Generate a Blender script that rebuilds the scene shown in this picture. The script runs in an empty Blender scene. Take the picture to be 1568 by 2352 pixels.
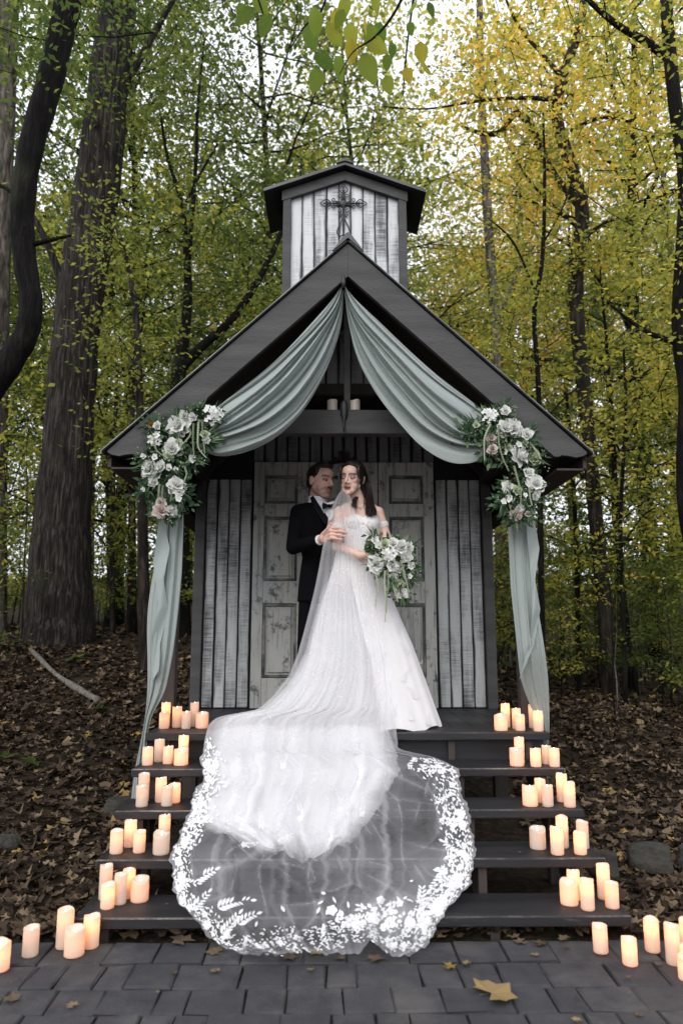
import bpy, bmesh, math, random
import numpy as np
from mathutils import Vector, Matrix, Euler

R = math.radians
sc = bpy.context.scene
COL = sc.collection

# ------------------------------------------------------------------ camera, sky, sun, exposure
CAM = np.array((-0.099, -4.501, 1.373))
PITCH, YAW, FPX = R(9.7), R(0.76), 1650.0        # focal length in pixels of a 1568 x 2352 frame
cam_d = bpy.data.cameras.new('camera')
cam_d.sensor_fit = 'VERTICAL'; cam_d.sensor_height = 36.0
cam_d.lens = FPX / 2352 * 36.0
cam_d.clip_end = 600
cam_d.dof.use_dof = True; cam_d.dof.focus_distance = 4.9; cam_d.dof.aperture_fstop = 2.0
cam_o = bpy.data.objects.new('camera', cam_d); COL.objects.link(cam_o)
cam_o.location = CAM; cam_o.rotation_euler = (R(90) + PITCH, 0, -YAW)
sc.camera = cam_o

SUN_EL, SUN_AZ = R(36), R(200)                   # azimuth from +y clockwise: behind the camera, a little to its left
world = bpy.data.worlds.new('World'); sc.world = world; world.use_nodes = True
wn = world.node_tree; wn.nodes.clear()
w_out = wn.nodes.new('ShaderNodeOutputWorld'); w_bg = wn.nodes.new('ShaderNodeBackground')
w_sky = wn.nodes.new('ShaderNodeTexSky'); w_sky.sky_type = 'NISHITA'; w_sky.sun_disc = False
w_sky.sun_elevation = SUN_EL; w_sky.sun_rotation = SUN_AZ
w_sky.air_density = 1.0; w_sky.dust_density = 3.0; w_sky.ozone_density = 1.0
w_hs = wn.nodes.new('ShaderNodeHueSaturation'); w_hs.inputs['Saturation'].default_value = 0.3
w_mix = wn.nodes.new('ShaderNodeMix'); w_mix.data_type = 'RGBA'      # an even layer of cloud over the clear sky
w_mix.inputs[0].default_value = 0.8; w_mix.inputs[7].default_value = (7.4, 7.7, 8.2, 1)
wn.links.new(w_sky.outputs[0], w_hs.inputs['Color']); wn.links.new(w_hs.outputs[0], w_mix.inputs[6]); wn.links.new(w_mix.outputs[2], w_bg.inputs[0])
w_bg.inputs[1].default_value = 0.15
wn.links.new(w_bg.outputs[0], w_out.inputs[0])

sun_d = bpy.data.lights.new('sun', 'SUN'); sun_d.energy = 1.1; sun_d.angle = R(40); sun_d.color = (1.0, 0.965, 0.92)
sun_o = bpy.data.objects.new('sun', sun_d); COL.objects.link(sun_o)
_sd = Vector((math.sin(SUN_AZ) * math.cos(SUN_EL), math.cos(SUN_AZ) * math.cos(SUN_EL), math.sin(SUN_EL)))
sun_o.rotation_euler = (-_sd).to_track_quat('-Z', 'Y').to_euler()

vs = sc.view_settings
vs.view_transform = 'Standard'; vs.look = 'None'; vs.gamma = 1.0; vs.use_curve_mapping = False
vs.exposure = 0.56
sc.cycles.use_denoising = True
sc.cycles.max_bounces = 7; sc.cycles.diffuse_bounces = 4; sc.cycles.transparent_max_bounces = 14
sc.cycles.caustics_reflective = False; sc.cycles.caustics_refractive = False
sc.cycles.sample_clamp_indirect = 4.0

# ------------------------------------------------------------------ pixel <-> place helpers (1568 x 2352 frame)
_fh = np.array((math.sin(YAW), math.cos(YAW), 0.0)); _rt = np.array((math.cos(YAW), -math.sin(YAW), 0.0))
_fw = math.cos(PITCH) * _fh + np.array((0, 0, math.sin(PITCH)))
_up = -math.sin(PITCH) * _fh + np.array((0, 0, math.cos(PITCH)))
def rays(px, py):
    px = np.asarray(px, float)[..., None]; py = np.asarray(py, float)[..., None]
    return _fw * FPX + _rt * (px - 784) + _up * (1176 - py)
def at(px, py, Y):
    d = rays(px, py); t = (np.asarray(Y, float) - CAM[1]) / d[..., 1]
    return CAM + d * t[..., None]
def atz(px, py, Z):
    d = rays(px, py); t = (Z - CAM[2]) / d[..., 2]
    return CAM + d * t[..., None]
def v3(a): return Vector((float(a[0]), float(a[1]), float(a[2])))
def c2(x, y): return ((650 + x / 3.484) / 1.0631, (1080 + y / 3.484) / 1.0631)
def c3(x, y): return ((350 + x / 1.742) / 1.0631, (1700 + y / 1.742) / 1.0631)
def c4(x, y): return ((x / 2.768) / 1.0631, (1650 + y / 2.768) / 1.0631)
def c5(x, y): return ((1107 + x / 2.768) / 1.0631, (1650 + y / 2.768) / 1.0631)
def p2(x, y, Y): return v3(at(*c2(x, y), Y))

# ------------------------------------------------------------------ objects
def tag(o, label=None, cat=None, group=None, kind=None):
    if label: o['label'] = label
    if cat: o['category'] = cat
    if group: o['group'] = group
    if kind: o['kind'] = kind
    return o
def empty(name, loc, label=None, cat=None, group=None, rz=0.0):
    o = bpy.data.objects.new(name, None); COL.objects.link(o)
    o.location = loc; o.rotation_euler = (0, 0, rz); o.empty_display_size = 0.1
    o.matrix_basis = Matrix.Translation(Vector(loc)) @ Matrix.Rotation(rz, 4, 'Z')
    return tag(o, label, cat, group)
def link(name, me, parent=None, loc=None, world=True, mat=None):
    """world: the vertices are world coordinates even though the parent stands elsewhere"""
    o = bpy.data.objects.new(name, me); COL.objects.link(o)
    if loc is not None: o.location = loc
    if mat is not None:
        if len(me.materials) == 0: me.materials.append(mat)
        else:
            o.material_slots[0].link = 'OBJECT'; o.material_slots[0].material = mat
    if parent is not None:
        o.parent = parent
        if world:
            # world matrix of the parent
            o.matrix_parent_inverse = wmat(parent).inverted()
    return o
def wmat(o):
    m = o.matrix_basis.copy()
    if o.parent is not None: return wmat(o.parent) @ o.matrix_parent_inverse @ m
    return m
def mesh(name, verts, faces, mat=None, smooth=False, attr=None):
    me = bpy.data.meshes.new(name)
    me.from_pydata([tuple(map(float, v)) for v in verts], [], faces)
    if mat is not None: me.materials.append(mat)
    if smooth: me.polygons.foreach_set('use_smooth', [True] * len(me.polygons))
    if attr:
        for k, vals in attr.items():
            a = me.attributes.new(k, 'FLOAT', 'POINT'); a.data.foreach_set('value', np.asarray(vals, np.float32))
    me.update()
    return me
def npmesh(name, V, F, mat, face_attr=None, smooth=False, pt_attr=None):
    """V (n,3), F (m,k) with one k"""
    me = bpy.data.meshes.new(name)
    V = np.asarray(V, np.float32); F = np.asarray(F, np.int32); m, k = F.shape
    me.vertices.add(len(V)); me.vertices.foreach_set('co', V.ravel())
    me.loops.add(m * k); me.loops.foreach_set('vertex_index', F.ravel())
    me.polygons.add(m); me.polygons.foreach_set('loop_start', np.arange(m, dtype=np.int32) * k)
    me.update(calc_edges=True)
    if smooth: me.polygons.foreach_set('use_smooth', np.ones(m, bool))
    if face_attr is not None:
        a = me.attributes.new('v', 'FLOAT', 'FACE'); a.data.foreach_set('value', np.asarray(face_attr, np.float32))
    if pt_attr is not None:
        for kk, vals in pt_attr.items():
            a = me.attributes.new(kk, 'FLOAT', 'POINT'); a.data.foreach_set('value', np.asarray(vals, np.float32))
    me.materials.append(mat); me.validate(); me.update()
    return me

class MB:
    def __init__(s): s.v = []; s.f = []
    def add(s, V, F):
        o = len(s.v); s.v += [tuple(map(float, p)) for p in V]; s.f += [tuple(i + o for i in f) for f in F]; return s
    def box(s, c, d, rz=0.0, bev=0.0, M=None):
        x, y, z = d[0] / 2, d[1] / 2, d[2] / 2
        if bev <= 0:
            V = [(-x,-y,-z),(x,-y,-z),(x,y,-z),(-x,y,-z),(-x,-y,z),(x,-y,z),(x,y,z),(-x,y,z)]
            F = [(0,3,2,1),(4,5,6,7),(0,1,5,4),(1,2,6,5),(2,3,7,6),(3,0,4,7)]
        else:
            V = []; F = []
            b = min(bev, x * .45, y * .45, z * .45)
            bm = bmesh.new(); bmesh.ops.create_cube(bm, size=1.0)
            for w in bm.verts: w.co = Vector((w.co.x * d[0], w.co.y * d[1], w.co.z * d[2]))
            bmesh.ops.bevel(bm, geom=bm.edges[:] , offset=b, segments=1, affect='EDGES', profile=.5)
            bm.verts.index_update(); V = [tuple(w.co) for w in bm.verts]; F = [tuple(w.index for w in f.verts) for f in bm.faces]; bm.free()
        if M is not None: V = [tuple(M @ Vector(p)) for p in V]
        ca, sa = math.cos(rz), math.sin(rz)
        return s.add([(c[0] + p[0]*ca - p[1]*sa, c[1] + p[0]*sa + p[1]*ca, c[2] + p[2]) for p in V], F)
    def prism(s, poly, y0, y1):
        """poly: xz points, extruded along y"""
        n = len(poly)
        a = sum(poly[i][0]*poly[(i+1) % n][1] - poly[(i+1) % n][0]*poly[i][1] for i in range(n))
        if a < 0: poly = poly[::-1]
        V = [(p[0], y0, p[1]) for p in poly] + [(p[0], y1, p[1]) for p in poly]
        F = [tuple(range(n)), tuple(range(2*n-1, n-1, -1))] + [(i, n+i, n+(i+1) % n, (i+1) % n) for i in range(n)]
        return s.add(V, [f[::-1] for f in F] if False else F)
    def prismx(s, poly, x0, x1):
        """poly: yz points, extruded along x"""
        n = len(poly)
        V = [(x0, p[0], p[1]) for p in poly] + [(x1, p[0], p[1]) for p in poly]
        F = [tuple(range(n))[::-1], tuple(range(n, 2*n))] + [(i, (i+1) % n, n+(i+1) % n, n+i) for i in range(n)]
        return s.add(V, F)
    def tube(s, pts, rad, n=6, cap=True):
        P = [Vector(p) for p in pts]; m = len(P)
        if not hasattr(rad, '__len__'): rad = [rad] * m
        t = [(P[min(i+1, m-1)] - P[max(i-1, 0)]).normalized() for i in range(m)]
        u = t[0].orthogonal().normalized(); V = []
        for i in range(m):
            u = (u - t[i] * u.dot(t[i]))
            u = u.normalized() if u.length > 1e-6 else t[i].orthogonal().normalized()
            w = t[i].cross(u)
            for k in range(n):
                a = 2 * math.pi * k / n
                V.append(P[i] + (u * math.cos(a) + w * math.sin(a)) * rad[i])
        F = [(i*n+k, i*n+(k+1) % n, (i+1)*n+(k+1) % n, (i+1)*n+k) for i in range(m-1) for k in range(n)]
        if cap: F += [tuple(range(n))[::-1], tuple((m-1)*n+k for k in range(n))]
        return s.add(V, F)
    def ell(s, c, r, M=None, nu=16, nv=10):
        V = [(0, 0, 1.0)]
        for j in range(1, nv):
            th = math.pi * j / nv
            for i in range(nu):
                ph = 2 * math.pi * i / nu
                V.append((math.sin(th)*math.cos(ph), math.sin(th)*math.sin(ph), math.cos(th)))
        V.append((0, 0, -1.0)); L = len(V) - 1
        F = [(0, 1+i, 1+(i+1) % nu) for i in range(nu)]
        for j in range(nv-2):
            a = 1 + j*nu; b = a + nu
            F += [(a+i, b+i, b+(i+1) % nu, a+(i+1) % nu) for i in range(nu)]
        a = 1 + (nv-2)*nu
        F += [(a+i, L, a+(i+1) % nu) for i in range(nu)]
        if not hasattr(r, '__len__'): r = (r, r, r)
        V = [Vector((p[0]*r[0], p[1]*r[1], p[2]*r[2])) for p in V]
        if M is not None: V = [M @ p for p in V]
        return s.add([p + Vector(c) for p in V], F)
    def cap(s, p0, r0, p1, r1, n=12):
        p0, p1 = Vector(p0), Vector(p1)
        s.tube([p0 + (p1-p0)*i/4 for i in range(5)], [r0 + (r1-r0)*i/4 for i in range(5)], n)
        s.ell(p0, r0, nu=n, nv=8); s.ell(p1, r1, nu=n, nv=8); return s
    def loft(s, rings, n=28, e=2.0, cap=True):
        """rings: (cx, cy, cz, rx, ry, yaw)"""
        V = []
        for cx, cy, cz, rx, ry, yw in rings:
            for k in range(n):
                a = 2*math.pi*k/n; c_, s_ = math.cos(a), math.sin(a)
                x = rx*math.copysign(abs(c_)**(2/e), c_); y = ry*math.copysign(abs(s_)**(2/e), s_)
                V.append((cx + x*math.cos(yw) - y*math.sin(yw), cy + x*math.sin(yw) + y*math.cos(yw), cz))
        m = len(rings)
        F = [(i*n+k, i*n+(k+1) % n, (i+1)*n+(k+1) % n, (i+1)*n+k) for i in range(m-1) for k in range(n)]
        if cap: F += [tuple(range(n))[::-1], tuple((m-1)*n+k for k in range(n))]
        return s.add(V, F)
    def build(s, name, mat, parent=None, smooth=False, world=True, loc=None):
        me = mesh(name, s.v, s.f, mat, smooth)
        return link(name, me, parent, loc, world)

def remesh(mb, voxel, smooth=3, name='skin'):
    me = mesh('tmp', mb.v, mb.f); o = bpy.data.objects.new('tmp', me); COL.objects.link(o)
    m = o.modifiers.new('r', 'REMESH'); m.mode = 'VOXEL'; m.voxel_size = voxel
    if smooth:
        m = o.modifiers.new('s', 'SMOOTH'); m.iterations = smooth; m.factor = .5
    dg = bpy.context.evaluated_depsgraph_get()
    out = bpy.data.meshes.new_from_object(o.evaluated_get(dg)); out.name = name
    bpy.data.objects.remove(o); bpy.data.meshes.remove(me)
    out.polygons.foreach_set('use_smooth', [True]*len(out.polygons))
    return out
def catmull(P, n):
    P = [np.asarray(p, float) for p in P]; m = len(P); out = []
    for i in range(n):
        t = i/(n-1)*(m-1); k = min(int(t), m-2); f = t - k
        a, b, c, d = P[max(k-1, 0)], P[k], P[k+1], P[min(k+2, m-1)]
        out.append(.5*((2*b) + (c-a)*f + (2*a-5*b+4*c-d)*f*f + (3*b-a-3*c+d)*f**3))
    return np.array(out)
def copy_tree(o, parent=None):
    c = o.copy(); COL.objects.link(c); c.parent = parent
    for ch in list(o.children): copy_tree(ch, c)
    return c

# ------------------------------------------------------------------ materials
class NT:
    def __init__(s, name):
        s.m = bpy.data.materials.new(name); s.m.use_nodes = True; s.t = s.m.node_tree; s.t.nodes.clear()
        s.out = s.t.nodes.new('ShaderNodeOutputMaterial')
    def n(s, typ, ins=None, **kw):
        nd = s.t.nodes.new('ShaderNode' + typ)
        for k, v in kw.items(): setattr(nd, k, v)
        for k, v in (ins or {}).items(): s.set(nd.inputs[k], v)
        return nd
    def set(s, sock, v):
        if isinstance(v, bpy.types.NodeSocket): s.t.links.new(v, sock)
        elif isinstance(v, bpy.types.Node): s.t.links.new(v.outputs[0], sock)
        else:
            if hasattr(v, '__len__') and len(v) == 3 and sock.type == 'RGBA': v = (*v, 1)
            sock.default_value = v
    def math(s, op, a, b=None, c=None, clamp=False):
        nd = s.t.nodes.new('ShaderNodeMath'); nd.operation = op; nd.use_clamp = clamp
        for i, v in enumerate((a, b, c)):
            if v is not None: s.set(nd.inputs[i], v)
        return nd.outputs[0]
    def mix(s, f, a, b):
        nd = s.t.nodes.new('ShaderNodeMix'); nd.data_type = 'RGBA'
        s.set(nd.inputs[0], f); s.set(nd.inputs[6], a); s.set(nd.inputs[7], b); return nd.outputs[2]
    def noise(s, co, scale, detail=5, rough=.55, dist=0.0):
        mp = s.n('Mapping', {0: co}); mp.inputs['Scale'].default_value = scale if hasattr(scale, '__len__') else (scale,)*3
        return s.n('TexNoise', {'Vector': mp.outputs[0], 'Scale': 1.0, 'Detail': detail, 'Roughness': rough, 'Distortion': dist}).outputs[0]
    def ramp(s, f, stops):
        r = s.t.nodes.new('ShaderNodeValToRGB'); s.set(r.inputs[0], f); el = r.color_ramp.elements
        while len(el) < len(stops): el.new(.5)
        for e, (p, c) in zip(el, stops): e.position = p; e.color = (*c, 1) if len(c) == 3 else c
        return r.outputs[0]
    def step(s, f, lo, hi):
        nd = s.t.nodes.new('ShaderNodeMapRange'); nd.interpolation_type = 'SMOOTHSTEP'
        s.set(nd.inputs[0], f); s.set(nd.inputs[1], lo); s.set(nd.inputs[2], hi); return nd.outputs[0]
    def bump(s, h, st=.2, dist=.01):
        return s.n('Bump', {'Height': h, 'Strength': st, 'Distance': dist}).outputs[0]
    def pos(s): return s.n('NewGeometry').outputs[0]
    def obj(s, rnd=True):
        o = s.n('TexCoord').outputs['Object']
        if not rnd: return o
        r = s.n('ObjectInfo').outputs['Random']
        return s.n('VectorMath', {0: o, 1: s.n('CombineXYZ', {0: s.math('MULTIPLY', r, 37.0), 1: s.math('MULTIPLY', r, 91.0), 2: s.math('MULTIPLY', r, 53.0)})}, operation='ADD').outputs[0]
    def bsdf(s, color, rough=.7, normal=None, spec=.3, **kw):
        b = s.n('BsdfPrincipled'); s.set(b.inputs['Base Color'], color); s.set(b.inputs['Roughness'], rough)
        b.inputs['Specular IOR Level'].default_value = spec
        if normal is not None: s.set(b.inputs['Normal'], normal)
        for k, v in kw.items(): s.set(b.inputs[k], v)
        return b.outputs[0]
    def done(s, sh): s.t.links.new(sh, s.out.inputs[0]); return s.m

def simple(name, stops, scale, rough=.7, bump=.15, bscale=None, spec=.3, world=True, metal=0.0, bdist=.01):
    t = NT(name); co = t.pos() if world else t.obj()
    n = t.noise(co, scale); c = t.ramp(n, stops)
    nb = t.noise(co, bscale if bscale is not None else scale, 6)
    return t.done(t.bsdf(c, rough, t.bump(nb, bump, bdist) if bump else None, spec, Metallic=metal))

MT = {}
MT['trim'] = simple('grey_trim_paint', [(.3, (.042,.041,.042)), (.7, (.070,.068,.069))], (2, 2, 14), .66, .4, (30, 30, 160))
MT['post'] = simple('brown_post_stain', [(.3, (.030,.024,.022)), (.7, (.058,.046,.042))], (14, 14, 2), .7, .3, (60, 60, 8))
MT['dark'] = simple('dark_backing', [(.3, (.008,.008,.009)), (.7, (.016,.016,.018))], 6, .8, .1)
MT['underroof'] = simple('rough_brown_underside', [(.3, (.018,.013,.011)), (.7, (.040,.029,.024))], (4, 20, 4), .8, .3)
def _tread():
    t = NT('charcoal_tread_stain'); p = t.pos()
    n = t.noise(p, (1.3, 14, 14)); n2 = t.noise(p, (9, 90, 90), 4); n3 = t.noise(p, 2.2, 6)
    c = t.ramp(n, [(.3, (.008,.008,.0095)), (.7, (.023,.022,.025))])
    wear = t.step(t.math('ADD', t.math('MULTIPLY', n2, .5), t.math('MULTIPLY', n3, .6)), .66, .78)
    c = t.mix(t.math('MULTIPLY', wear, .55), c, (.15, .135, .12))
    return t.done(t.bsdf(c, t.ramp(n3, [(.3, (.42,)*3), (.7, (.7,)*3)]), t.bump(n2, .25, .004), .35))
MT['tread'] = _tread()
def _worn():
    t = NT('worn_tread_edge'); p = t.pos(); n = t.noise(p, (2.2, 30, 30), 6, .65); n2 = t.noise(p, (60, 60, 60), 3)
    c = t.ramp(t.math('ADD', n, t.math('MULTIPLY', t.math('SUBTRACT', n2, .5), .3)), [(.42, (.022,.021,.023)), (.55, (.075,.066,.060)), (.66, (.20,.17,.145))])
    return t.done(t.bsdf(c, .75, None, .3))
MT['worn'] = _worn()
def _board(name, white, dark, wear_lo, wear_hi):
    t = NT(name); o = t.n('TexCoord').outputs['Object']; p = t.obj()
    n1 = t.noise(p, (5, 5, 1.6), 3); n2 = t.noise(p, (6, 6, 130), 4, .6); n3 = t.noise(p, (60, 60, 5), 4); n4 = t.noise(p, (14, 14, 2.4), 5)
    x = t.math('ABSOLUTE', t.n('SeparateXYZ', {0: o}).outputs[0])
    e = t.math('ADD', t.math('MULTIPLY', x, 17.0), t.math('MULTIPLY', t.math('SUBTRACT', n4, .5), 1.3))
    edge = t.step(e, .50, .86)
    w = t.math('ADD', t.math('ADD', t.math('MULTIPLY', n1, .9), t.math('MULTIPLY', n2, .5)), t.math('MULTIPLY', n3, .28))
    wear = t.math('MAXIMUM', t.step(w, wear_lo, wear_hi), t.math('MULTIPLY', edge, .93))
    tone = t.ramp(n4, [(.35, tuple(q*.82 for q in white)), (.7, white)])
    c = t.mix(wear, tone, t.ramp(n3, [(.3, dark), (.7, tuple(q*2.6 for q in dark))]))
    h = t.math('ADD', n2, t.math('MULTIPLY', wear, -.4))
    return t.done(t.bsdf(c, .68, t.bump(h, .35, .004), .3))
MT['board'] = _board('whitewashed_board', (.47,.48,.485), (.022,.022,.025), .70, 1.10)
MT['board_shaded'] = _board('shaded_whitewash_board', (.20,.195,.20), (.016,.016,.018), .80, 1.10)  # same whitewash, with the porch roof's shade painted into its colour
MT['belfry_board'] = _board('whitewashed_belfry_board', (.60,.61,.62), (.035,.036,.042), .76, 1.12)
def _door():
    t = NT('distressed_door_paint'); p = t.pos()
    n1 = t.noise(p, (3, 3, 1.3), 5); n2 = t.noise(p, (45, 45, 3.5), 5); n3 = t.noise(p, (22, 22, 22), 6, .65); n4 = t.noise(p, (9, 9, 5), 6)
    c = t.ramp(n1, [(.3, (.30,.305,.295)), (.5, (.42,.41,.38)), (.7, (.36,.385,.385))])
    c = t.mix(t.math('MULTIPLY', t.step(n2, .50, .68), .62), c, (.12, .135, .14))
    w = t.step(t.math('ADD', t.math('MULTIPLY', n3, .6), t.math('MULTIPLY', n4, .6)), .64, .76)
    c = t.mix(t.math('MULTIPLY', w, .85), c, (.045, .05, .053))
    return t.done(t.bsdf(c, .6, t.bump(n2, .2, .003), .3))
MT['door'] = _door()
def _moulding():
    t = NT('worn_door_moulding'); p = t.pos()
    n = t.noise(p, (7, 7, 7), 6, .6)
    c = t.ramp(n, [(.36, (.03,.035,.037)), (.5, (.085,.095,.095)), (.68, (.26,.255,.225))])
    return t.done(t.bsdf(c, .6, t.bump(n, .3, .003), .3))
MT['moulding'] = _moulding()
MT['roof'] = simple('dark_roof_metal', [(.3, (.03,.031,.033)), (.7, (.06,.062,.066))], 4, .42, .05, spec=.5, metal=.5)
MT['edge'] = simple('roof_edge_metal', [(.3, (.10,.105,.105)), (.7, (.22,.225,.22))], (6, 6, 6), .4, .05, spec=.5, metal=.3)
MT['iron'] = simple('black_iron', [(.3, (.006,.006,.007)), (.7, (.018,.018,.02))], 30, .5, .2, 120, spec=.5)
def _cloth(name, col, trans, rough=.8, weave=900, alpha=None):
    t = NT(name); p = t.pos(); n = t.noise(p, weave, 2); n2 = t.noise(p, (6, 6, 6), 4)
    c = t.mix(n2, tuple(q*.9 for q in col), col)
    d = t.n('BsdfDiffuse', {'Color': c, 'Normal': t.bump(n, .15, .001)}).outputs[0]
    tr = t.n('BsdfTranslucent', {'Color': c}).outputs[0]
    m = t.n('MixShader', {0: trans, 1: d, 2: tr}).outputs[0]
    if alpha is not None:
        a = t.n('Attribute', attribute_name='dens').outputs['Fac']
        a = t.math('ADD', a, t.math('MULTIPLY', t.math('SUBTRACT', t.noise(p, (11, 11, 11), 4), .5), alpha), clamp=True)
        tp = t.n('BsdfTransparent').outputs[0]
        m = t.n('MixShader', {0: a, 1: tp, 2: m}).outputs[0]
    return t.done(m)
MT['sage'] = _cloth('sage_chiffon', (.40,.445,.43), .28)
MT['gown'] = _cloth('ivory_tulle_layers', (.91,.89,.894), .2)
MT['tulle'] = _cloth('sheer_white_tulle', (.86,.85,.88), .45, alpha=.16)
MT['train'] = _cloth('white_train_tulle', (.68,.672,.685), .15, alpha=.10)
MT['lace'] = _cloth('white_lace', (.86,.855,.86), .3)
MT['shirt'] = _cloth('white_shirt', (.72,.73,.76), .1)
MT['suit'] = simple('black_wool', [(.3, (.0026,.0027,.0034)), (.7, (.0042,.0044,.0054))], 40, .9, .1, 700, spec=.06)
MT['satin'] = simple('black_satin', [(.3, (.004,.004,.005)), (.7, (.007,.007,.009))], 20, .6, .05, spec=.06)
def _skin():
    t = NT('skin'); a = t.n('Attribute', attribute_name='col').outputs['Color']
    n = t.noise(t.pos(), 60, 4)
    c = t.mix(t.math('MULTIPLY', n, .25), a, (.42, .2, .16))
    b = t.n('BsdfPrincipled'); t.set(b.inputs['Base Color'], c); b.inputs['Roughness'].default_value = .48
    b.inputs['Subsurface Weight'].default_value = .12; b.inputs['Subsurface Radius'].default_value = (.01, .004, .002)
    b.inputs['Specular IOR Level'].default_value = .35
    return t.done(b.outputs[0])
MT['skin'] = _skin()
def _hair(name, a, b):
    t = NT(name); n = t.noise(t.obj(False), (160, 160, 14), 4)
    return t.done(t.bsdf(t.ramp(n, [(.35, a), (.7, b)]), .42, t.bump(n, .5, .004), .45))
MT['hair'] = _hair('dark_brown_hair', (.006,.0045,.004), (.026,.017,.013))
MT['hair_m'] = _hair('short_brown_hair', (.009,.006,.005), (.030,.020,.015))
def _wax():
    t = NT('ivory_wax'); n = t.noise(t.obj(), (30, 30, 30), 3)
    c = t.mix(n, (.64, .60, .53), (.72, .68, .61))
    d = t.n('BsdfDiffuse', {'Color': c}).outputs[0]
    tr = t.n('BsdfTranslucent', {'Color': (.95, .70, .50, 1)}).outputs[0]
    g = t.n('BsdfGlossy', {'Color': (1, 1, 1, 1), 'Roughness': .45}).outputs[0]
    m = t.n('MixShader', {0: .42, 1: d, 2: tr}).outputs[0]
    return t.done(t.n('MixShader', {0: .04, 1: m, 2: g}).outputs[0])
MT['wax'] = _wax()
def _emit(name, c, st):
    t = NT(name); return t.done(t.n('Emission', {'Color': (*c, 1), 'Strength': st}).outputs[0])
MT['flame'] = _emit('candle_flame', (1.0, .72, .42), 9.0)
MT['petal'] = _cloth('white_petal', (.88,.88,.85), .3)
MT['petal_b'] = _cloth('blush_petal', (.70,.60,.55), .3)
MT['petal_g'] = _cloth('green_white_petal', (.62,.68,.50), .3)
MT['orange'] = _cloth('orange_petal', (.45,.16,.02), .3)
MT['eye_w'] = simple('eye_white', [(.3, (.30,.27,.25)), (.7, (.36,.33,.3))], 5, .3, 0)
MT['eye_d'] = simple('eye_iris', [(.3, (.012,.008,.006)), (.7, (.02,.014,.01))], 5, .2, 0, spec=.6)
MT['silver'] = simple('silver_chain', [(.3, (.6,.6,.62)), (.7, (.8,.8,.82))], 5, .2, 0, metal=1.0)
def leafmat(name, stops, trans=.55, boost=1.7, veins=False):
    t = NT(name); v = t.n('Attribute', attribute_name='v').outputs['Fac']
    r = t.n('ObjectInfo').outputs['Random']
    f = t.math('ADD', v, t.math('MULTIPLY', t.math('SUBTRACT', r, .5), .25), clamp=True)
    c = t.ramp(f, stops)
    if veins: c = t.mix(t.math('MULTIPLY', t.step(t.noise(t.obj(), (9, 9, 5), 5, .7), .45, .7), .45), c, (.20, .20, .035))
    d = t.n('BsdfDiffuse', {'Color': c}).outputs[0]
    br = t.n('HueSaturation', {'Value': boost, 'Saturation': 1.05, 'Color': c}).outputs[0]
    tr = t.n('BsdfTranslucent', {'Color': br}).outputs[0]
    return t.done(t.n('MixShader', {0: trans, 1: d, 2: tr}).outputs[0])
G1, G2, OL, YG, YE, OR, BR = (.034,.056,.020), (.080,.110,.032), (.175,.190,.050), (.34,.325,.070), (.56,.42,.09), (.56,.31,.09), (.22,.135,.06)
MT['leaf_green'] = leafmat('green_leaf', [(0, G1), (.45, G2), (.8, OL), (1, YG)])
MT['leaf_olive'] = leafmat('olive_leaf', [(0, G2), (.4, OL), (.75, YG), (1, YE)])
MT['leaf_yellow'] = leafmat('yellow_leaf', [(0, G2), (.3, OL), (.6, YG), (.85, YE), (1, OR)])
MT['leaf_orange'] = leafmat('orange_leaf', [(0, OL), (.25, YG), (.55, YE), (.85, OR), (1, BR)])
MT['leaf_big'] = leafmat('broad_leaf', [(0, (.07,.12,.03)), (.4, (.15,.20,.04)), (.75, (.30,.29,.05)), (1, (.38,.29,.05))], .6, 1.8, True)
MT['litter'] = leafmat('fallen_leaf', [(0, (.018,.014,.011)), (.30, (.048,.035,.026)), (.58, (.100,.072,.050)), (.82, (.20,.150,.100)), (.93, (.32,.21,.05)), (1, (.05,.06,.03))], .08, 1.0)
MT['fern'] = leafmat('arrangement_leaf', [(0, (.030,.060,.034)), (.45, (.075,.125,.07)), (.8, (.17,.225,.125)), (1, (.34,.38,.23))], .25, 1.2)
MT['bead'] = leafmat('pale_green_bead', [(0, (.20,.24,.15)), (1, (.40,.44,.32))], .2, 1.1)
def _bark(name, a, b, sc_=(9, 9, 1.2), bump=1.0):
    t = NT(name); p = t.pos()
    n = t.noise(p, sc_, 7, .62, .6); n2 = t.noise(p, (sc_[0]*5, sc_[1]*5, sc_[2]*4), 5)
    n3 = t.noise(p, .9, 4)
    c = t.ramp(n, [(.36, tuple(q*.35 for q in a)), (.5, a), (.66, b)])
    c = t.mix(t.math('MULTIPLY', t.step(n3, .55, .72), .5), c, (.05, .062, .03))
    return t.done(t.bsdf(c, .9, t.bump(t.math('ADD', n, t.math('MULTIPLY', n2, .4)), bump, .05), .15))
MT['bark'] = _bark('grey_furrowed_bark', (.030,.024,.021), (.105,.092,.08), (34, 34, 3.0), 1.6)
MT['bark_dark'] = _bark('dark_bark', (.0045,.0036,.0032), (.015,.012,.010), (22, 22, 3.5))
MT['bark_mid'] = _bark('brown_bark', (.018,.014,.011), (.055,.044,.035), (18, 18, 3))
MT['bark_pale'] = _bark('pale_bark', (.075,.062,.052), (.17,.15,.13), (14, 14, 3))
def _ground():
    t = NT('forest_soil'); p = t.pos()
    n = t.noise(p, 2.5, 8, .7); n2 = t.noise(p, 22, 6, .7); v = t.n('TexVoronoi', {'Vector': p, 'Scale': 14.0})
    c = t.ramp(n2, [(.3, (.010,.008,.006)), (.5, (.030,.021,.015)), (.68, (.060,.041,.028)), (.8, (.10,.07,.045))])
    c = t.mix(t.math('MULTIPLY', t.step(n, .52, .66), .45), c, (.022, .030, .011))
    return t.done(t.bsdf(c, .95, t.bump(t.math('ADD', n2, v.outputs[0]), .8, .03), .1))
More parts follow.
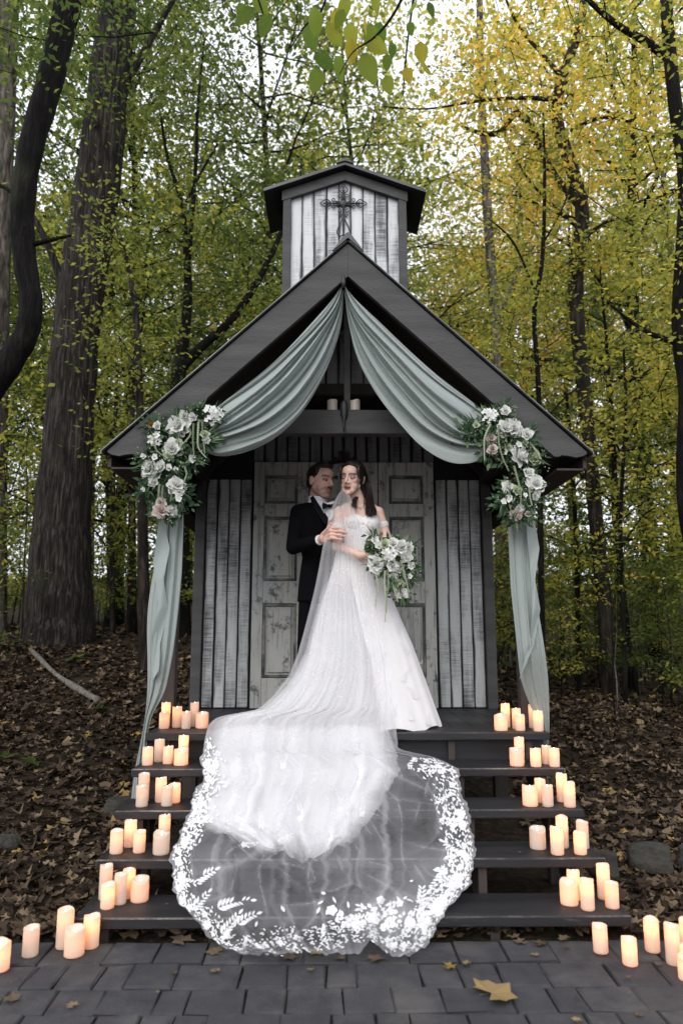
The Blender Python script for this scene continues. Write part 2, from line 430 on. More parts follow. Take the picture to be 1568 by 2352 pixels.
MT['ground'] = _ground()
def _paver():
    t = NT('slate_grey_paver'); p = t.pos(); r = t.n('ObjectInfo').outputs['Random']
    n = t.noise(p, 7, 7, .65); n2 = t.noise(p, 70, 5); n3 = t.noise(p, 2.3, 4)
    c = t.ramp(n, [(.3, (.026,.025,.028)), (.5, (.048,.046,.049)), (.72, (.080,.076,.075))])
    c = t.mix(t.math('MULTIPLY', r, .6), c, (.030, .029, .034))
    c = t.mix(t.math('MULTIPLY', t.step(n3, .56, .7), .35), c, (.11, .10, .09))
    return t.done(t.bsdf(c, .78, t.bump(t.math('ADD', n, t.math('MULTIPLY', n2, .5)), .7, .012), .3))
MT['paver'] = _paver()
MT['rock'] = simple('mossy_rock', [(.3, (.014,.013,.011)), (.52, (.042,.038,.033)), (.72, (.024,.030,.014))], 9, .95, .9, 22, bdist=.03)
MT['deadwood'] = simple('dead_wood', [(.3, (.07,.06,.05)), (.7, (.19,.17,.145))], (20, 20, 20), .9, .5, 40)
# ================================================================== ground
rng = np.random.default_rng(7)
def sst(t): t = np.clip(t, 0, 1); return t*t*(3-2*t)
def gz(x, y):
    x = np.asarray(x, float); y = np.asarray(y, float)
    t = sst((y + 1.0) / 6.8); side = .62 + .68*sst((1.8 - x) / 3.6)
    z = .055 + side*t + .03*np.maximum(y - 5.5, 0) + .055*np.maximum(y - 13, 0)*sst((y-13)/12) + .035*np.minimum(sst((y+1)/2), 1)*(np.sin(2.1*x+.7*y)+np.sin(1.3*y-1.7*x+2)) - .05*(1 - sst((y + 1.3) / .45))
    return z
gx = np.sinh(np.linspace(-4.2, 4.2, 150)) * 4.0; gy = np.concatenate([np.sinh(np.linspace(-3.2, 0, 40))*4.0 - 1.5, np.sinh(np.linspace(0.02, 4.2, 110))*4.0 - 1.5])
GX, GY = np.meshgrid(gx, gy); GZ = gz(GX, GY)
nxg = len(gx); idx = np.arange(len(gy)*nxg).reshape(len(gy), nxg)
F = np.stack([idx[:-1, :-1], idx[:-1, 1:], idx[1:, 1:], idx[1:, :-1]], -1).reshape(-1, 4)
g_o = link('ground', npmesh('ground', np.stack([GX, GY, GZ], -1).reshape(-1, 3), F, MT['ground'], smooth=True)); tag(g_o, kind='structure')

# paving of separate pavers
pav_y = -1.10; PZ = .06
base = MB().box((0, pav_y - 2.4, PZ-.045), (8.6, 4.8, .05)).build('paving', MT['ground']); tag(base, kind='structure')
prng = random.Random(5)
PW = [.115, .155, .18, .205, .255]; pav_me = {}
def paver_mesh(w, d):
    k = (w, d)
    if k not in pav_me:
        bm = bmesh.new(); bmesh.ops.create_cube(bm, size=1.0)
        for v in bm.verts: v.co = Vector((v.co.x*(w-.006), v.co.y*(d-.006), v.co.z*.05))
        bmesh.ops.bevel(bm, geom=[e for e in bm.edges if all(v.co.z > 0 for v in e.verts)], offset=.007, segments=1, affect='EDGES')
        rr = random.Random(int(w*1000+d*77))
        for v in bm.verts: v.co += Vector((rr.uniform(-.006, .006), rr.uniform(-.006, .006), rr.uniform(-.003, .003)))
        me = bpy.data.meshes.new('paver'); bm.to_mesh(me); bm.free(); me.materials.append(MT['paver']); pav_me[k] = me
    return pav_me[k]
y = pav_y
for r in range(13):
    d = [.215, .20, .185, .22][r % 4]; x = -2.75 + prng.uniform(-.1, .1)
    if r > 6: x += .45
    lim = 2.75 if r <= 6 else 2.3
    while x < lim:
        w = prng.choice(PW[1:] if r == 0 else PW)
        if prng.random() < .16 and d > .205 and w > .17:      # two half-depth stones
            for h in (0, 1):
                o = link('paver', paver_mesh(w, d/2), base, (x + w/2, y - d*(.25 + .5*h), PZ-.027 + prng.uniform(-.003, .003)))
        else:
            o = link('paver', paver_mesh(w, d), base, (x + w/2, y - d/2, PZ-.027 + prng.uniform(-.004, .004)))
            o.rotation_euler = (prng.uniform(-.006, .006), prng.uniform(-.006, .006), prng.uniform(-.012, .012))
        x += w
    y -= d

# ================================================================== chapel
DECK = .79; SL = .9357; APX = 3.886
def zr(x): return APX - SL*abs(x)
chapel = empty('chapel', (0, 1.4, DECK), 'small whitewashed wooden chapel with steep grey porch roof and belfry', 'chapel')
WY = 1.44
fw = MB().prism([(-1.2, .70), (1.2, .70), (1.2, zr(1.2)-.06), (0, zr(0)-.06), (-1.2, zr(1.2)-.06)], WY, WY+.07).build('front_wall', MT['dark'], chapel)
for sgn in (-1, 1):
    MB().prismx([(WY+.072, .3), (3.0, .3), (3.0, zr(1.2)-.06), (WY+.072, zr(1.2)-.06)], sgn*1.2-.035, sgn*1.2+.035).build('side_wall', MT['trim'], chapel)
MB().prism([(-1.16, .3), (1.16, .3), (1.16, zr(1.16)-.06), (0, zr(0)-.06), (-1.16, zr(1.16)-.06)], 2.93, 3.0).build('back_wall', MT['trim'], chapel)
bd_me = {}
def board_mesh(w, h, mat):
    k = (round(w, 3), round(h, 2), mat)
    if k not in bd_me:
        m = MB().box((0, 0, 0), (w, .022, h), bev=.004); bd_me[k] = mesh('board', m.v, m.f, MT[mat])
    return bd_me[k]
PB = .0955; brng = random.Random(3)
def boards(x0, x1, z0, z1f, y, mat, parent, pitch=PB, gap=.017):
    n = max(1, round((x1-x0)/pitch)); p = (x1-x0)/n
    for i in range(n):
        cx = x0 + p*(i+.5); w = p - gap
        z1 = min(z1f(cx-w/2), z1f(cx+w/2)); h = z1 - z0
        o = link('board', board_mesh(w, h, mat), parent, (cx + brng.uniform(-.002, .002), y + brng.uniform(-.003, .003), z0 + h/2))
        o.rotation_euler[1] = brng.uniform(-.0015, .0015)
    return n
top = lambda x: zr(x) - .075
boards(-1.145, -.765, .80, lambda x: 2.66, WY-.012, 'board', fw, PB, .011)
boards(.765, 1.145, .80, lambda x: 2.66, WY-.012, 'board', fw, PB, .011)
boards(-.765, .765, 2.815, lambda x: min(top(x), 3.04), WY-.012, 'board_shaded', fw)
boards(-.765, .765, 3.05, top, WY-.014, 'board_shaded', fw)
for sgn in (-1, 1):
    MB().box((sgn*1.187, WY-.030, (.79+2.70)/2), (.080, .062, 2.70-.79), bev=.004).build('corner_trim', MT['trim'], chapel)
# doors: three leaves of stiles, rails and raised panels
def door_leaf(x0, x1):
    z0, z1 = .797, 2.805; cx = (x0+x1)/2; w = x1-x0-.006
    d = MB().box((cx, WY-.018, (z0+z1)/2), (w, .03, z1-z0)).build('door', MT['door'], chapel)
    st = .088 if w < .5 else .105; yf = WY-.043
    for s in (-1, 1): MB().box((cx+s*(w/2-st/2), yf, (z0+z1)/2), (st, .022, z1-z0), bev=.003).build('stile', MT['door'], d)
    iw = w - 2*st; rails = [(z0, z0+.235), (1.715-.09, 1.715+.09), (2.395-.055, 2.395+.055), (z1-.115, z1)]
    for a, b in rails: MB().box((cx, yf+.001, (a+b)/2), (iw-.002, .022, b-a), bev=.003).build('rail', MT['door'], d)
    for (_, a), (b, _) in zip(rails[:-1], rails[1:]):
        m = MB()
        mw = .022
        for s in (-1, 1):
            m.box((cx+s*(iw/2-mw/2-.001), yf+.001, (a+b)/2), (mw, .018, b-a-.004), bev=.006)
        for zz in (a+mw/2+.002, b-mw/2-.002): m.box((cx, yf+.002, zz), (iw-2*mw-.004, .018, mw), bev=.006)
        m.build('moulding', MT['moulding'], d)
        MB().box((cx, yf+.004, (a+b)/2), (iw-.085, .020, b-a-.085), bev=.009).build('panel', MT['door'], d)
for a, b in ((-.752, -.295), (-.293, .283), (.285, .752)): door_leaf(a, b)
MB().box((0, WY-.045, .76), (2.42, .085, .062), bev=.003).build('sill_board', MT['tread'], chapel)

# porch floor
def worn(o):      # rubbed edges: the bevel faces
    o.data.materials.append(MT['worn'])
    for p in o.data.polygons:
        if max(abs(c) for c in p.normal) < .95: p.material_index = 1
    return o
deck = MB().box((0, .09, .66), (2.40, .035, .165)).build('porch_deck', MT['tread'], chapel)
worn(MB().box((0, .134, DECK-.0225), (2.44, .268, .045), bev=.005).build('deck_plank', MT['tread'], deck))
x = -1.22
pk = MB().box((0, 0, 0), (.134, 1.112, .036), bev=.004); pk_me = mesh('deck_plank', pk.v, pk.f, MT['tread'])
for i in range(18): link('deck_plank', pk_me, deck, (-1.22 + 2.44/18*(i+.5), .272+.556+.003, DECK-.02))
for sx in (-1.08, -.36, .36, 1.08): MB().box((sx, .75, .35), (.09, .09, .78)).build('pier', MT['post'], chapel)
# posts, beams
PXP = {-1: float(at(389, 1590, .42)[0]), 1: float(at(1205, 1590, .42)[0])}
for s in (-1, 1):
    MB().box((PXP[s], .42, (DECK+2.632)/2), (.084, .084, 2.632-DECK), bev=.004).build('porch_post', MT['post'], chapel)
    MB().box((PXP[s]*.985, .80, 2.682), (.07, 1.24, .10)).build('side_beam', MT['post'], chapel)
MB().box((0, .13, 2.765), (2.12, .085, .165), bev=.005).build('tie_beam', MT['trim'], chapel)
MB().box((0, .13, (2.85+3.60)/2), (.042, .042, .75), bev=.003).build('king_post', MT['trim'], chapel)
MB().box((0, .70, 3.20), (1.25, .05, .085), bev=.004).build('collar_beam', MT['post'], chapel)
for yy in (.72, 1.3):
    for s in (-1, 1):
        MB().prism([(0, APX-.06), (0, APX-.16), (s*1.44, zr(1.44)-.16), (s*1.44, zr(1.44)-.06)], yy, yy+.04).build('rafter', MT['underroof'], chapel)
# roof
RF = -.15
roof = MB().prism([(-1.492, zr(1.492)), (0, APX), (0, APX-.045), (-1.492, zr(1.492)-.045)], RF, 3.15).prism([(1.492, zr(1.492)), (0.0005, APX), (0.0005, APX-.045), (1.492, zr(1.492)-.045)], RF, 3.15).build('roof', MT['underroof'], chapel)
for s in (-1, 1):
    zz = 2.462; xb = (APX-.232-zz)/SL
    tail = [(s*1.478, zr(1.478)-.012), (s*1.478, zz+.018), (s*1.455, zz+.004), (s*1.41, zz-.006), (s*1.365, zz+.004), (s*1.32, zz+.008), (s*(xb+.03), zz-.002), (s*xb, zz)]
    MB().prism([(s*.0005, APX-.006)] + tail + [(s*.0005, APX-.232)], RF-.042, RF-.003).build('rake_board', MT['trim'], roof)
    # standing metal sheets, one strip per course along the slope
    n = 6; L = 3.34
    for i in range(n):
        y0 = RF-.055 + i*L/n; 
        MB().prism([(s*.0005, APX+.004), (s*1.512, zr(1.512)+.004), (s*1.512, zr(1.512)+.016), (s*.0005, APX+.016)], y0, y0+L/n-.004).build('roof_sheet', MT['roof'], roof)
    MB().prism([(s*.012, APX+.0165-.012*SL), (s*1.514, zr(1.514)+.0165), (s*1.514, zr(1.514)-.006), (s*1.509, zr(1.509)-.006), (s*1.509, zr(1.509)+.0145-.004), (s*.012, APX+.0145-.012*SL-.004)], RF-.064, RF-.0562).build('metal_edge', MT['edge'], roof)
    MB().box((s*1.479, 1.5, 2.44), (.022, 3.28, .085)).build('fascia', MT['post'], roof)
    MB().box((s*1.385, 1.48, 2.392), (.165, 3.24, .012)).build('soffit', MT['post'], roof)
cap_ = MB()
for s in (-1, 1): cap_.prism([(s*.0, APX+.055), (s*.012, APX+.052), (s*.10, zr(.10)+.022), (s*.095, zr(.095)+.018)][:4] + [(s*.0, APX+.018)], RF-.075, .905)
cap_.build('ridge_cap', MT['roof'], roof)
# belfry
BY = .915; HB = .505
bel = MB().prism([(-HB+.012, 3.25), (HB-.012, 3.25), (HB-.012, 5.0), (0, 5.17), (-HB+.012, 5.0)], BY+.03, 1.38).build('belfry', MT['dark'], chapel)
bz = lambda x: 5.193-.035-.368*abs(x)
boards(-HB+.055, HB-.055, 3.30, lambda x: bz(x)-.015, BY+.018, 'belfry_board', bel, .1, .006)
for s in (-1, 1):
    MB().box((s*(HB-.032), BY, (3.25+4.965)/2), (.064, .06, 4.965-3.25), bev=.004).build('belfry_trim', MT['trim'], bel)
    MB().prism([(s*.0005, bz(0)), (s*.0005, bz(0)-.085), (s*(HB+.01), bz(HB+.01)-.085), (s*(HB+.01), bz(HB+.01))], BY-.036, BY-.002).build('belfry_gable_trim', MT['trim'], bel)
    MB().prism([(s*.0005, 5.193), (s*.66, 5.193-.368*.66), (s*.66, 5.193-.368*.66-.026), (s*.0005, 5.193-.026)], BY-.10, 1.45).build('belfry_roof', MT['roof'], bel)
    MB().box((s*(HB-.006), 1.16, 4.1), (.012, .42, 1.66)).build('belfry_side', MT['trim'], bel)
cp = MB()
for s in (-1, 1): cp.prism([(0, 5.222), (s*.025, 5.214), (s*.07, 5.193-.02), (0, 5.196)], BY-.112, 1.46)
cp.build('belfry_ridge_cap', MT['roof'], bel)

# ---------------------------------------------------------------- ironwork
def spiral(c, r0, a0, turns, sgn=1, n=14, shrink=.25):
    return [(c[0] + r0*(1-(1-shrink)*i/(n-1))*math.cos(a0+sgn*2*math.pi*turns*i/(n-1)), c[1] + r0*(1-(1-shrink)*i/(n-1))*math.sin(a0+sgn*2*math.pi*turns*i/(n-1))) for i in range(n)]
def iron_obj(name, loc, label, cat):
    return empty(name, loc, label, cat)
CY = BY-.012; cc = at(788.5, 467, CY); cx0, cz0 = cc[0], cc[2]
cross = empty('iron_cross', (cx0, CY, cz0), 'ornate black wrought iron cross mounted on the belfry boards', 'cross')
def tube2(pts, r, name, parent, Y, n=6):
    return MB().tube([(p[0], Y, p[1]) for p in pts], r, n).build(name, MT['iron'], parent, True)
def arm(ang, L, loopL, loopW, nm, low=False):
    ca, sa = math.cos(ang), math.sin(ang)
    def T(p): return (cx0 + p[0]*ca - p[1]*sa, cz0 + p[0]*sa + p[1]*ca)
    m = MB(); Y = CY
    def add(pts, r): m.tube([(T(p)[0], Y, T(p)[1]) for p in pts], r, 6)
    add([(0, 0), (L-loopL*.25, 0)], [.010, .0042])
    for s in (-1, 1):
        add(catmull([(L-loopL, s*.004), (L-loopL*.85, s*loopW*.55), (L-loopL*.62, s*loopW), (L-loopL*.3, s*loopW*.6), (L, 0)], 16), .0042)
        add(spiral((L-loopL*.80, s*.017), .014, math.pi*.1*s, .9, -s), .0036)
        add(spiral((L-loopL-.022, s*.032), .019, -s*math.pi*.6, 1.05, s), .0040)
        add(catmull([(.03, s*.012), (L*.3, s*.016), (L-loopL-.035, s*.02)], 8), [.006]*8)
    return m.build(nm, MT['iron'], cross, True)
arm(0, .193, .092, .036, 'cross_arm'); arm(math.pi, .193, .092, .036, 'cross_arm'); arm(math.pi/2, .175, .088, .036, 'cross_arm')
m = MB(); Y = CY
def addx(pts, r): m.tube([(cx0+p[0], Y, cz0+p[1]) for p in pts], r, 6)
addx([(0, 0), (0, -.30)], [.013, .006])
for s in (-1, 1):
    addx(catmull([(0, -.125), (s*.02, -.165), (s*.045, -.225), (s*.052, -.262), (s*.03, -.292), (s*.006, -.286)], 16), .0055)
    addx(spiral((s*.034, -.068), .019, math.pi/2 - s*.3, 1.0, s), .005)
    addx(spiral((s*.028, -.105), .015, -math.pi/2, 1.0, -s), .005)
m.build('cross_stem', MT['iron'], cross, True)
MB().ell((cx0, CY, cz0), (.033, .014, .033), Matrix.Rotation(math.pi/4, 3, 'Y'), 8, 6).build('cross_boss', MT['iron'], cross)
# crest over the doors
dc = at(790, 1052, WY-.08); dx, dz = dc[0], dc[2]
crest = empty('iron_crest', (dx, WY-.08, dz), 'black scrolled iron crest hung above the double doors', 'ornament')
m = MB(); Y = WY-.07
for s in (-1, 1):
    for (c, r, a, tn) in (((s*.035, .0), .028, math.pi/2, 1.2), ((s*.085, -.012), .022, math.pi/2, 1.2), ((s*.03, .045), .018, math.pi, 1.1), ((s*.118, -.035), .014, 0, 1.0)):
        m.tube([(dx+p[0], Y, dz+p[1]) for p in spiral(c, r, a, tn, s)], .007, 6)
    m.tube([(dx, Y, dz-.03), (dx+s*.06, Y, dz-.035), (dx+s*.13, Y, dz-.055)], .008, 6)
m.tube([(dx, Y, dz-.035), (dx, Y, dz+.10)], [.009, .004], 6)
m.build('scrollwork', MT['iron'], crest, True)
# drop finial on the tie beam and clamp at the peak
fb = at(790, 948, .06)
fin = empty('iron_finial', (fb[0], .075, 2.80), 'small dark cast iron ornament hanging from the porch tie beam', 'ornament')
MB().loft([(fb[0], .072, 2.70, .003, .003, 0), (fb[0], .072, 2.735, .008, .008, 0), (fb[0], .072, 2.765, .006, .006, 0), (fb[0], .072, 2.80, .022, .014, 0), (fb[0], .07, 2.85, .028, .018, 0), (fb[0], .07, 2.89, .024, .016, 0), (fb[0], .07, 2.905, .010, .010, 0)], 12).build('finial_body', MT['iron'], fin, True)
hk = MB().tube([(fb[0]+.0, .06, 2.72), (fb[0]+.012, .055, 2.70), (fb[0]+.004, .055, 2.685), (fb[0]-.008, .055, 2.69)], .005, 6).build('finial_hook', MT['iron'], fin, True)
pk_ = at(788.5, 640, -.2)
hook = MB().loft([(pk_[0], -.19, pk_[2]-.06, .010, .010, 0), (pk_[0], -.19, pk_[2]-.02, .016, .013, 0), (pk_[0], -.19, pk_[2]+.02, .011, .010, 0), (pk_[0], -.175, pk_[2]+.05, .006, .006, 0)], 10).build('drape_hook', MT['iron'], None, True)
tag(hook, 'small iron hook gathering both drapes at the roof peak', 'hook')

# ================================================================== stairs
TR, RI = .278, .158
stairs = empty('wooden_staircase', (0, -.55, 0), 'wide dark wooden open staircase rising from the paving to the porch', 'staircase')
for k in range(1, 5):
    m = MB().box((0, -TR*k + .145, DECK-RI*k-.0225), (2.44, .29, .045), bev=.006)
    worn(m.build('tread', MT['tread'], stairs))
for sx in (-1.10, -.62, .63, 1.10):
    P = [(.055, DECK-.05)]
    for k in range(1, 5):
        yk = -TR*(k-1)+.035; zk = DECK-RI*k-.045
        P += [(yk, DECK-RI*(k-1)-.05), (yk, zk)]
    P += [(-TR*4+.06, DECK-RI*4-.045), (-TR*4+.06, -.03), (-TR*4+.26, -.03), (.055, .52)]
    Q = []
    for p in P:
        if not Q or abs(p[0]-Q[-1][0])+abs(p[1]-Q[-1][1]) > 1e-4: Q.append(p)
    MB().prismx(Q, sx-.02, sx+.02).build('stringer', MT['post'], stairs)
for sx in (-1.10, -.62, .63, 1.10):
    MB().box((sx, -.40, .20), (.07, .07, .46)).build('stair_post', MT['post'], stairs)
# ================================================================== candles
def candle_mesh(r, h, wavy, seed, dip=0.0):
    rr = random.Random(seed); n = 28; V = []; F = []
    a1, a2 = rr.uniform(0, 6.28), rr.uniform(0, 6.28)
    rim = [h + wavy*(.6*math.sin(2*(2*math.pi*k/n)+a1) + .4*math.sin(3*(2*math.pi*k/n)+a2)) - (dip*r*math.exp(-((k/n-.75)/.13)**2)) for k in range(n)]
    lv = [0, .03, .12, .3, .5, .7, .86, .96, 1.0]
    for i, t in enumerate(lv):
        q = .93 if i == 0 else (.965 if t == 1.0 else 1.0)
        for k in range(n):
            a = 2*math.pi*k/n; V.append((r*q*math.cos(a), r*q*math.sin(a), rim[k]*t))
    rings = [(.84, 1.0, .0), (.78, 1.0, -.10), (.55, 1.0, -.24), (.2, 1.0, -.30)]
    for q, _, dz in rings:
        for k in range(n):
            a = 2*math.pi*k/n; V.append((r*q*math.cos(a), r*q*math.sin(a), (rim[k] if q > .8 else h) + dz*r*1.6 - (.002 if q > .8 else 0)))
    m = len(lv) + len(rings)
    F = [(i*n+k, i*n+(k+1) % n, (i+1)*n+(k+1) % n, (i+1)*n+k) for i in range(m-1) for k in range(n)]
    F += [tuple(range(n))[::-1], tuple((m-1)*n+k for k in range(n))]
    return mesh('wax_body', V, F, MT['wax'], True)
fl = MB().loft([(0, 0, 0, .0012, .0012, 0), (0, 0, .003, .0034, .0034, 0), (0, 0, .009, .0040, .0040, 0), (0, 0, .016, .0026, .0026, 0), (0, 0, .024, .0006, .0006, 0)], 8)
flame_me = mesh('flame', fl.v, fl.f, MT['flame'], True)
cl = bpy.data.lights.new('candle_light', 'POINT'); cl.energy = .055; cl.color = (1.0, .40, .15); cl.shadow_soft_size = .008
cl_lo = cl.copy(); cl_lo.energy = .012; cl_hi = cl.copy(); cl_hi.energy = .10
PLACE = {0: 'on the porch deck edge', 1: 'on first tread below porch', 2: 'on second tread below porch', 3: 'on third tread below porch', 4: 'on the bottom tread', 5: 'on the paving beside the stairs'}
def candle(conv, X, base, topy, w, lev, kind, glow, seed, side):
    z = DECK-RI*lev if lev < 5 else PZ
    px, by = conv(X, base); _, ty = conv(X, topy)
    f = atz(px, by, z); dd = np.dot(f-CAM, _fw)
    r = w/2/2.768/1.0631*dd/FPX
    yc = f[1] + r*.98
    if lev == 0: yc = max(yc, r+.012)
    elif lev < 5: yc = min(max(yc, -TR*lev+r+.01), -TR*(lev-1)-.012-r*.3) if lev else yc
    if lev == 5 and abs(f[0]) < 1.30: yc = min(yc, -1.122-r)
    c = at(px, by, yc); x = c[0]
    h = at(px, ty, yc)[2] - z - .3*r*.3
    h = max(h, .07)
    e = empty('pillar_candle', (x, yc, z+.0015), None, 'candle', 'lit pillar candles lining the stairs')
    link('wax_body', candle_mesh(r, h, r*(.16 if kind == 'w' else .13), seed, .42 if kind == 'w' else .0), e, world=False)
    link('flame', flame_me, e, (0, 0, h - (r*.46 if kind == 'w' else r*.42+.008)), world=False)
    L = bpy.data.objects.new('candle_light', {0: cl_lo, 1: cl, 2: cl_hi}[glow]); COL.objects.link(L); L.parent = e; L.location = (0, 0, h - max(r*1.15, h*.20))
    return (e, lev, side, h, r, kind)
LC = [ # X, base, top, width, level, kind, glow
 (1118,350,180,60,0,'s',2),(1108,362,247,66,0,'s',1),(1195,354,208,64,0,'s',1),(1257,364,240,62,0,'s',0),(1312,348,180,58,0,'s',0),(1365,360,245,86,0,'w',1),
 (1075,588,430,68,1,'s',0),(997,611,480,70,1,'s',1),(1135,601,475,68,1,'s',1),(1237,590,402,66,1,'s',2),(1223,612,488,96,1,'w',2),
 (968,858,657,74,2,'s',0),(958,893,740,80,2,'s',0),(1085,862,688,74,2,'s',1),(1127,888,745,76,2,'s',0),(1175,866,728,84,2,'w',2),
 (1108,1150,938,78,3,'s',1),(878,1167,975,80,3,'s',2),(785,1212,1040,86,3,'s',1),(940,1205,1045,80,3,'s',1),(1088,1220,1052,110,3,'w',0),
 (710,1525,1275,86,4,'s',0),(867,1515,1305,84,4,'s',2),(810,1557,1333,84,4,'s',0),(725,1587,1400,92,4,'s',2),(942,1543,1360,120,4,'w',1),
 (435,1815,1572,108,5,'s',1),(615,1813,1615,104,5,'s',2),(203,1915,1690,105,5,'s',0),(500,1918,1695,134,5,'w',1),(-4,2018,1790,126,5,'w',2)]
RC = [
 (353,352,187,60,0,'s',2),(426,362,220,60,0,'s',1),(320,376,260,88,0,'w',2),(450,376,262,64,0,'s',1),(540,358,195,60,0,'s',1),(573,380,235,66,0,'s',2),
 (447,598,415,66,1,'s',1),(428,618,488,95,1,'w',1),(556,621,490,72,1,'s',2),(630,603,472,64,1,'s',0),(682,625,488,70,1,'s',1),
 (588,864,695,72,2,'s',1),(518,890,742,102,2,'w',2),(637,892,738,74,2,'s',0),(735,860,660,72,2,'s',2),(785,895,718,78,2,'s',2),
 (738,1172,948,80,3,'s',2),(570,1183,1020,108,3,'w',0),(702,1220,1020,88,3,'s',2),(875,1176,980,80,3,'s',0),(857,1217,1055,84,3,'s',2),
 (815,1528,1315,84,4,'s',2),(783,1565,1380,120,4,'w',2),(907,1597,1372,92,4,'s',2),(1018,1522,1272,86,4,'s',2),(1072,1583,1392,92,4,'s',1),
 (995,1890,1678,98,5,'s',1),(1193,1975,1768,100,5,'s',2),(1345,1883,1637,98,5,'s',2),(1488,1970,1678,98,5,'s',1),
 (1585,1850,1645,98,5,'s',2),(1588,2010,1820,98,5,'s',2),(1575,2078,1890,104,5,'s',1)]
cands = [candle(c4, *a, 100+i, "the groom's side") for i, a in enumerate(LC)] + [candle(c5, *a, 200+i, "the bride's side") for i, a in enumerate(RC)]
ORD = ['tallest', 'second tallest', 'third tallest', 'fourth tallest', 'fifth tallest', 'sixth tallest', 'shortest']
for lev in range(6):
    for side in ("the groom's side", "the bride's side"):
        sl = sorted([c for c in cands if c[1] == lev and c[2] == side and c[5] == 's'], key=lambda c: -c[3])
        for i, c in enumerate(sl): c[0]['label'] = f"{'shortest' if i == len(sl)-1 and i > 0 else ORD[i]} slim ivory candle {PLACE[lev]} on {side}"
        sl = sorted([c for c in cands if c[1] == lev and c[2] == side and c[5] == 'w'], key=lambda c: -c[0].location.x)
        for i, c in enumerate(sl): c[0]['label'] = f"wide ivory candle {PLACE[lev]} on {side}" + ('' if i == 0 else ', farthest from stairs')
for i, (px, nm) in enumerate(((763, 'short ivory candle on the porch tie beam, groom side of the king post'), (815, 'short ivory candle on the porch tie beam, bride side of the king post'))):
    q = at(px, 943, .115); e = empty('pillar_candle', (q[0], .125, 2.848), nm, 'candle', 'candles on the tie beam')
    link('wax_body', candle_mesh(.034, .074, .005, 300+i), e, world=False)

# ================================================================== drapes
def sheet(name, P, mat, parent, attr=None):
    n, m = P.shape[:2]; idx = np.arange(n*m).reshape(n, m)
    F = np.stack([idx[:-1, :-1], idx[:-1, 1:], idx[1:, 1:], idx[1:, :-1]], -1).reshape(-1, 4)
    return link(name, npmesh(name, P.reshape(-1, 3), F, mat, smooth=True, pt_attr=attr), parent)
def folds(v, ph, ks=(5.3, 9.1, 14.7), am=(1, .55, .3)):
    return sum(a*np.sin(2*np.pi*k*v + p) for k, a, p in zip(ks, am, ph))
def swag(U, L, Yc, seed, parent):
    n, m = 70, 84; U = catmull(U, n); L = catmull(L, n); t = np.linspace(0, 1, n)[:, None]; v = np.linspace(0, 1, m)[None, :]
    rr = np.random.default_rng(seed); ph = rr.uniform(0, 6.28, 4)
    vv = v + .05*np.sin(2*np.pi*(v*1.5+t*.8)+ph[0])*np.sin(np.pi*t)
    px = U[:, None, 0]*(1-vv) + L[:, None, 0]*vv; py = U[:, None, 1]*(1-vv) + L[:, None, 1]*vv
    v = v + .055*np.sin(2*np.pi*v*1.35+ph[1]) + .02*np.sin(2*np.pi*v*3.1+ph[2])
    amp = (.008 + .026*np.sin(np.pi*np.clip(t*1.02, 0, 1))**.8)
    Y = Yc - .05*np.sin(np.pi*v)*np.sin(np.pi*t) - .035*v*np.sin(np.pi*t) + amp*folds(v + .03*np.sin(5*t+ph[1]) + .008*np.sin(17*t+9*v), ph, (4.3, 8.1, 14.7, 27.0), (1, .6, .34, .14))*(.5+.5*np.sin(np.pi*np.clip(v*1.1, .06, 1)))
    return sheet('swag', at(px, py, Y), MT['sage'], parent)
d1 = empty('sage_drape', (-1.15, .02, 0), "sage green chiffon drape swagged from the peak along the groom's side", 'drape', 'porch drapes')
d2 = empty('sage_drape', (1.15, .02, 0), "sage green chiffon drape swagged from the peak along the bride's side", 'drape', 'porch drapes')
swag([(786,652),(762,688),(700,752),(620,832),(545,898),(490,945),(462,965)], [(789,652),(784,740),(765,815),(735,890),(690,960),(630,1010),(560,1038),(500,1046),(455,1030)], -.16, 4, d1)
swag([(790,652),(815,686),(890,752),(985,836),(1060,900),(1110,945),(1140,965)], [(789,652),(800,740),(822,830),(862,910),(910,975),(965,1030),(1030,1062),(1090,1060),(1140,1030)], -.16, 9, d2)
def tail(rowsL, rowsR, Yrow, seed, parent, amp=.022, zig=0):
    n, m = 90, 46; yy = np.linspace(rowsL[0][0], rowsL[-1][0], n)
    xl = np.interp(yy, [r[0] for r in rowsL], [r[1] for r in rowsL]); xr = np.interp(yy, [r[0] for r in rowsR], [r[1] for r in rowsR])
    Yc = np.interp(yy, [r[0] for r in Yrow], [r[1] for r in Yrow])
    ker = np.hanning(11); ker /= ker.sum()
    sm = lambda a: np.convolve(np.pad(a, 5, mode='edge'), ker, 'valid')
    xl, xr, Yc = sm(xl), sm(xr), sm(Yc)
    v = np.linspace(0, 1, m)[None, :]; t = np.linspace(0, 1, n)[:, None]; rr = np.random.default_rng(seed); ph = rr.uniform(0, 6.28, 3)
    w = 8*np.sin(t*11+ph[0])*np.where(v < .5, (1-2*v), 0) if zig < 0 else (8*np.sin(t*11+ph[0])*np.where(v > .5, 2*v-1, 0) if zig else 0)
    px = xl[:, None]*(1-v) + xr[:, None]*v + w
    py = np.repeat(yy[:, None], m, 1)
    Y = Yc[:, None] + amp*folds(v + .02*np.sin(4*t), ph, (2.6, 4.9, 8.1), (1, .6, .35)) - .02*np.sin(np.pi*v)
    o = sheet('tail', at(px, py, Y), MT['sage'], parent)
    return o
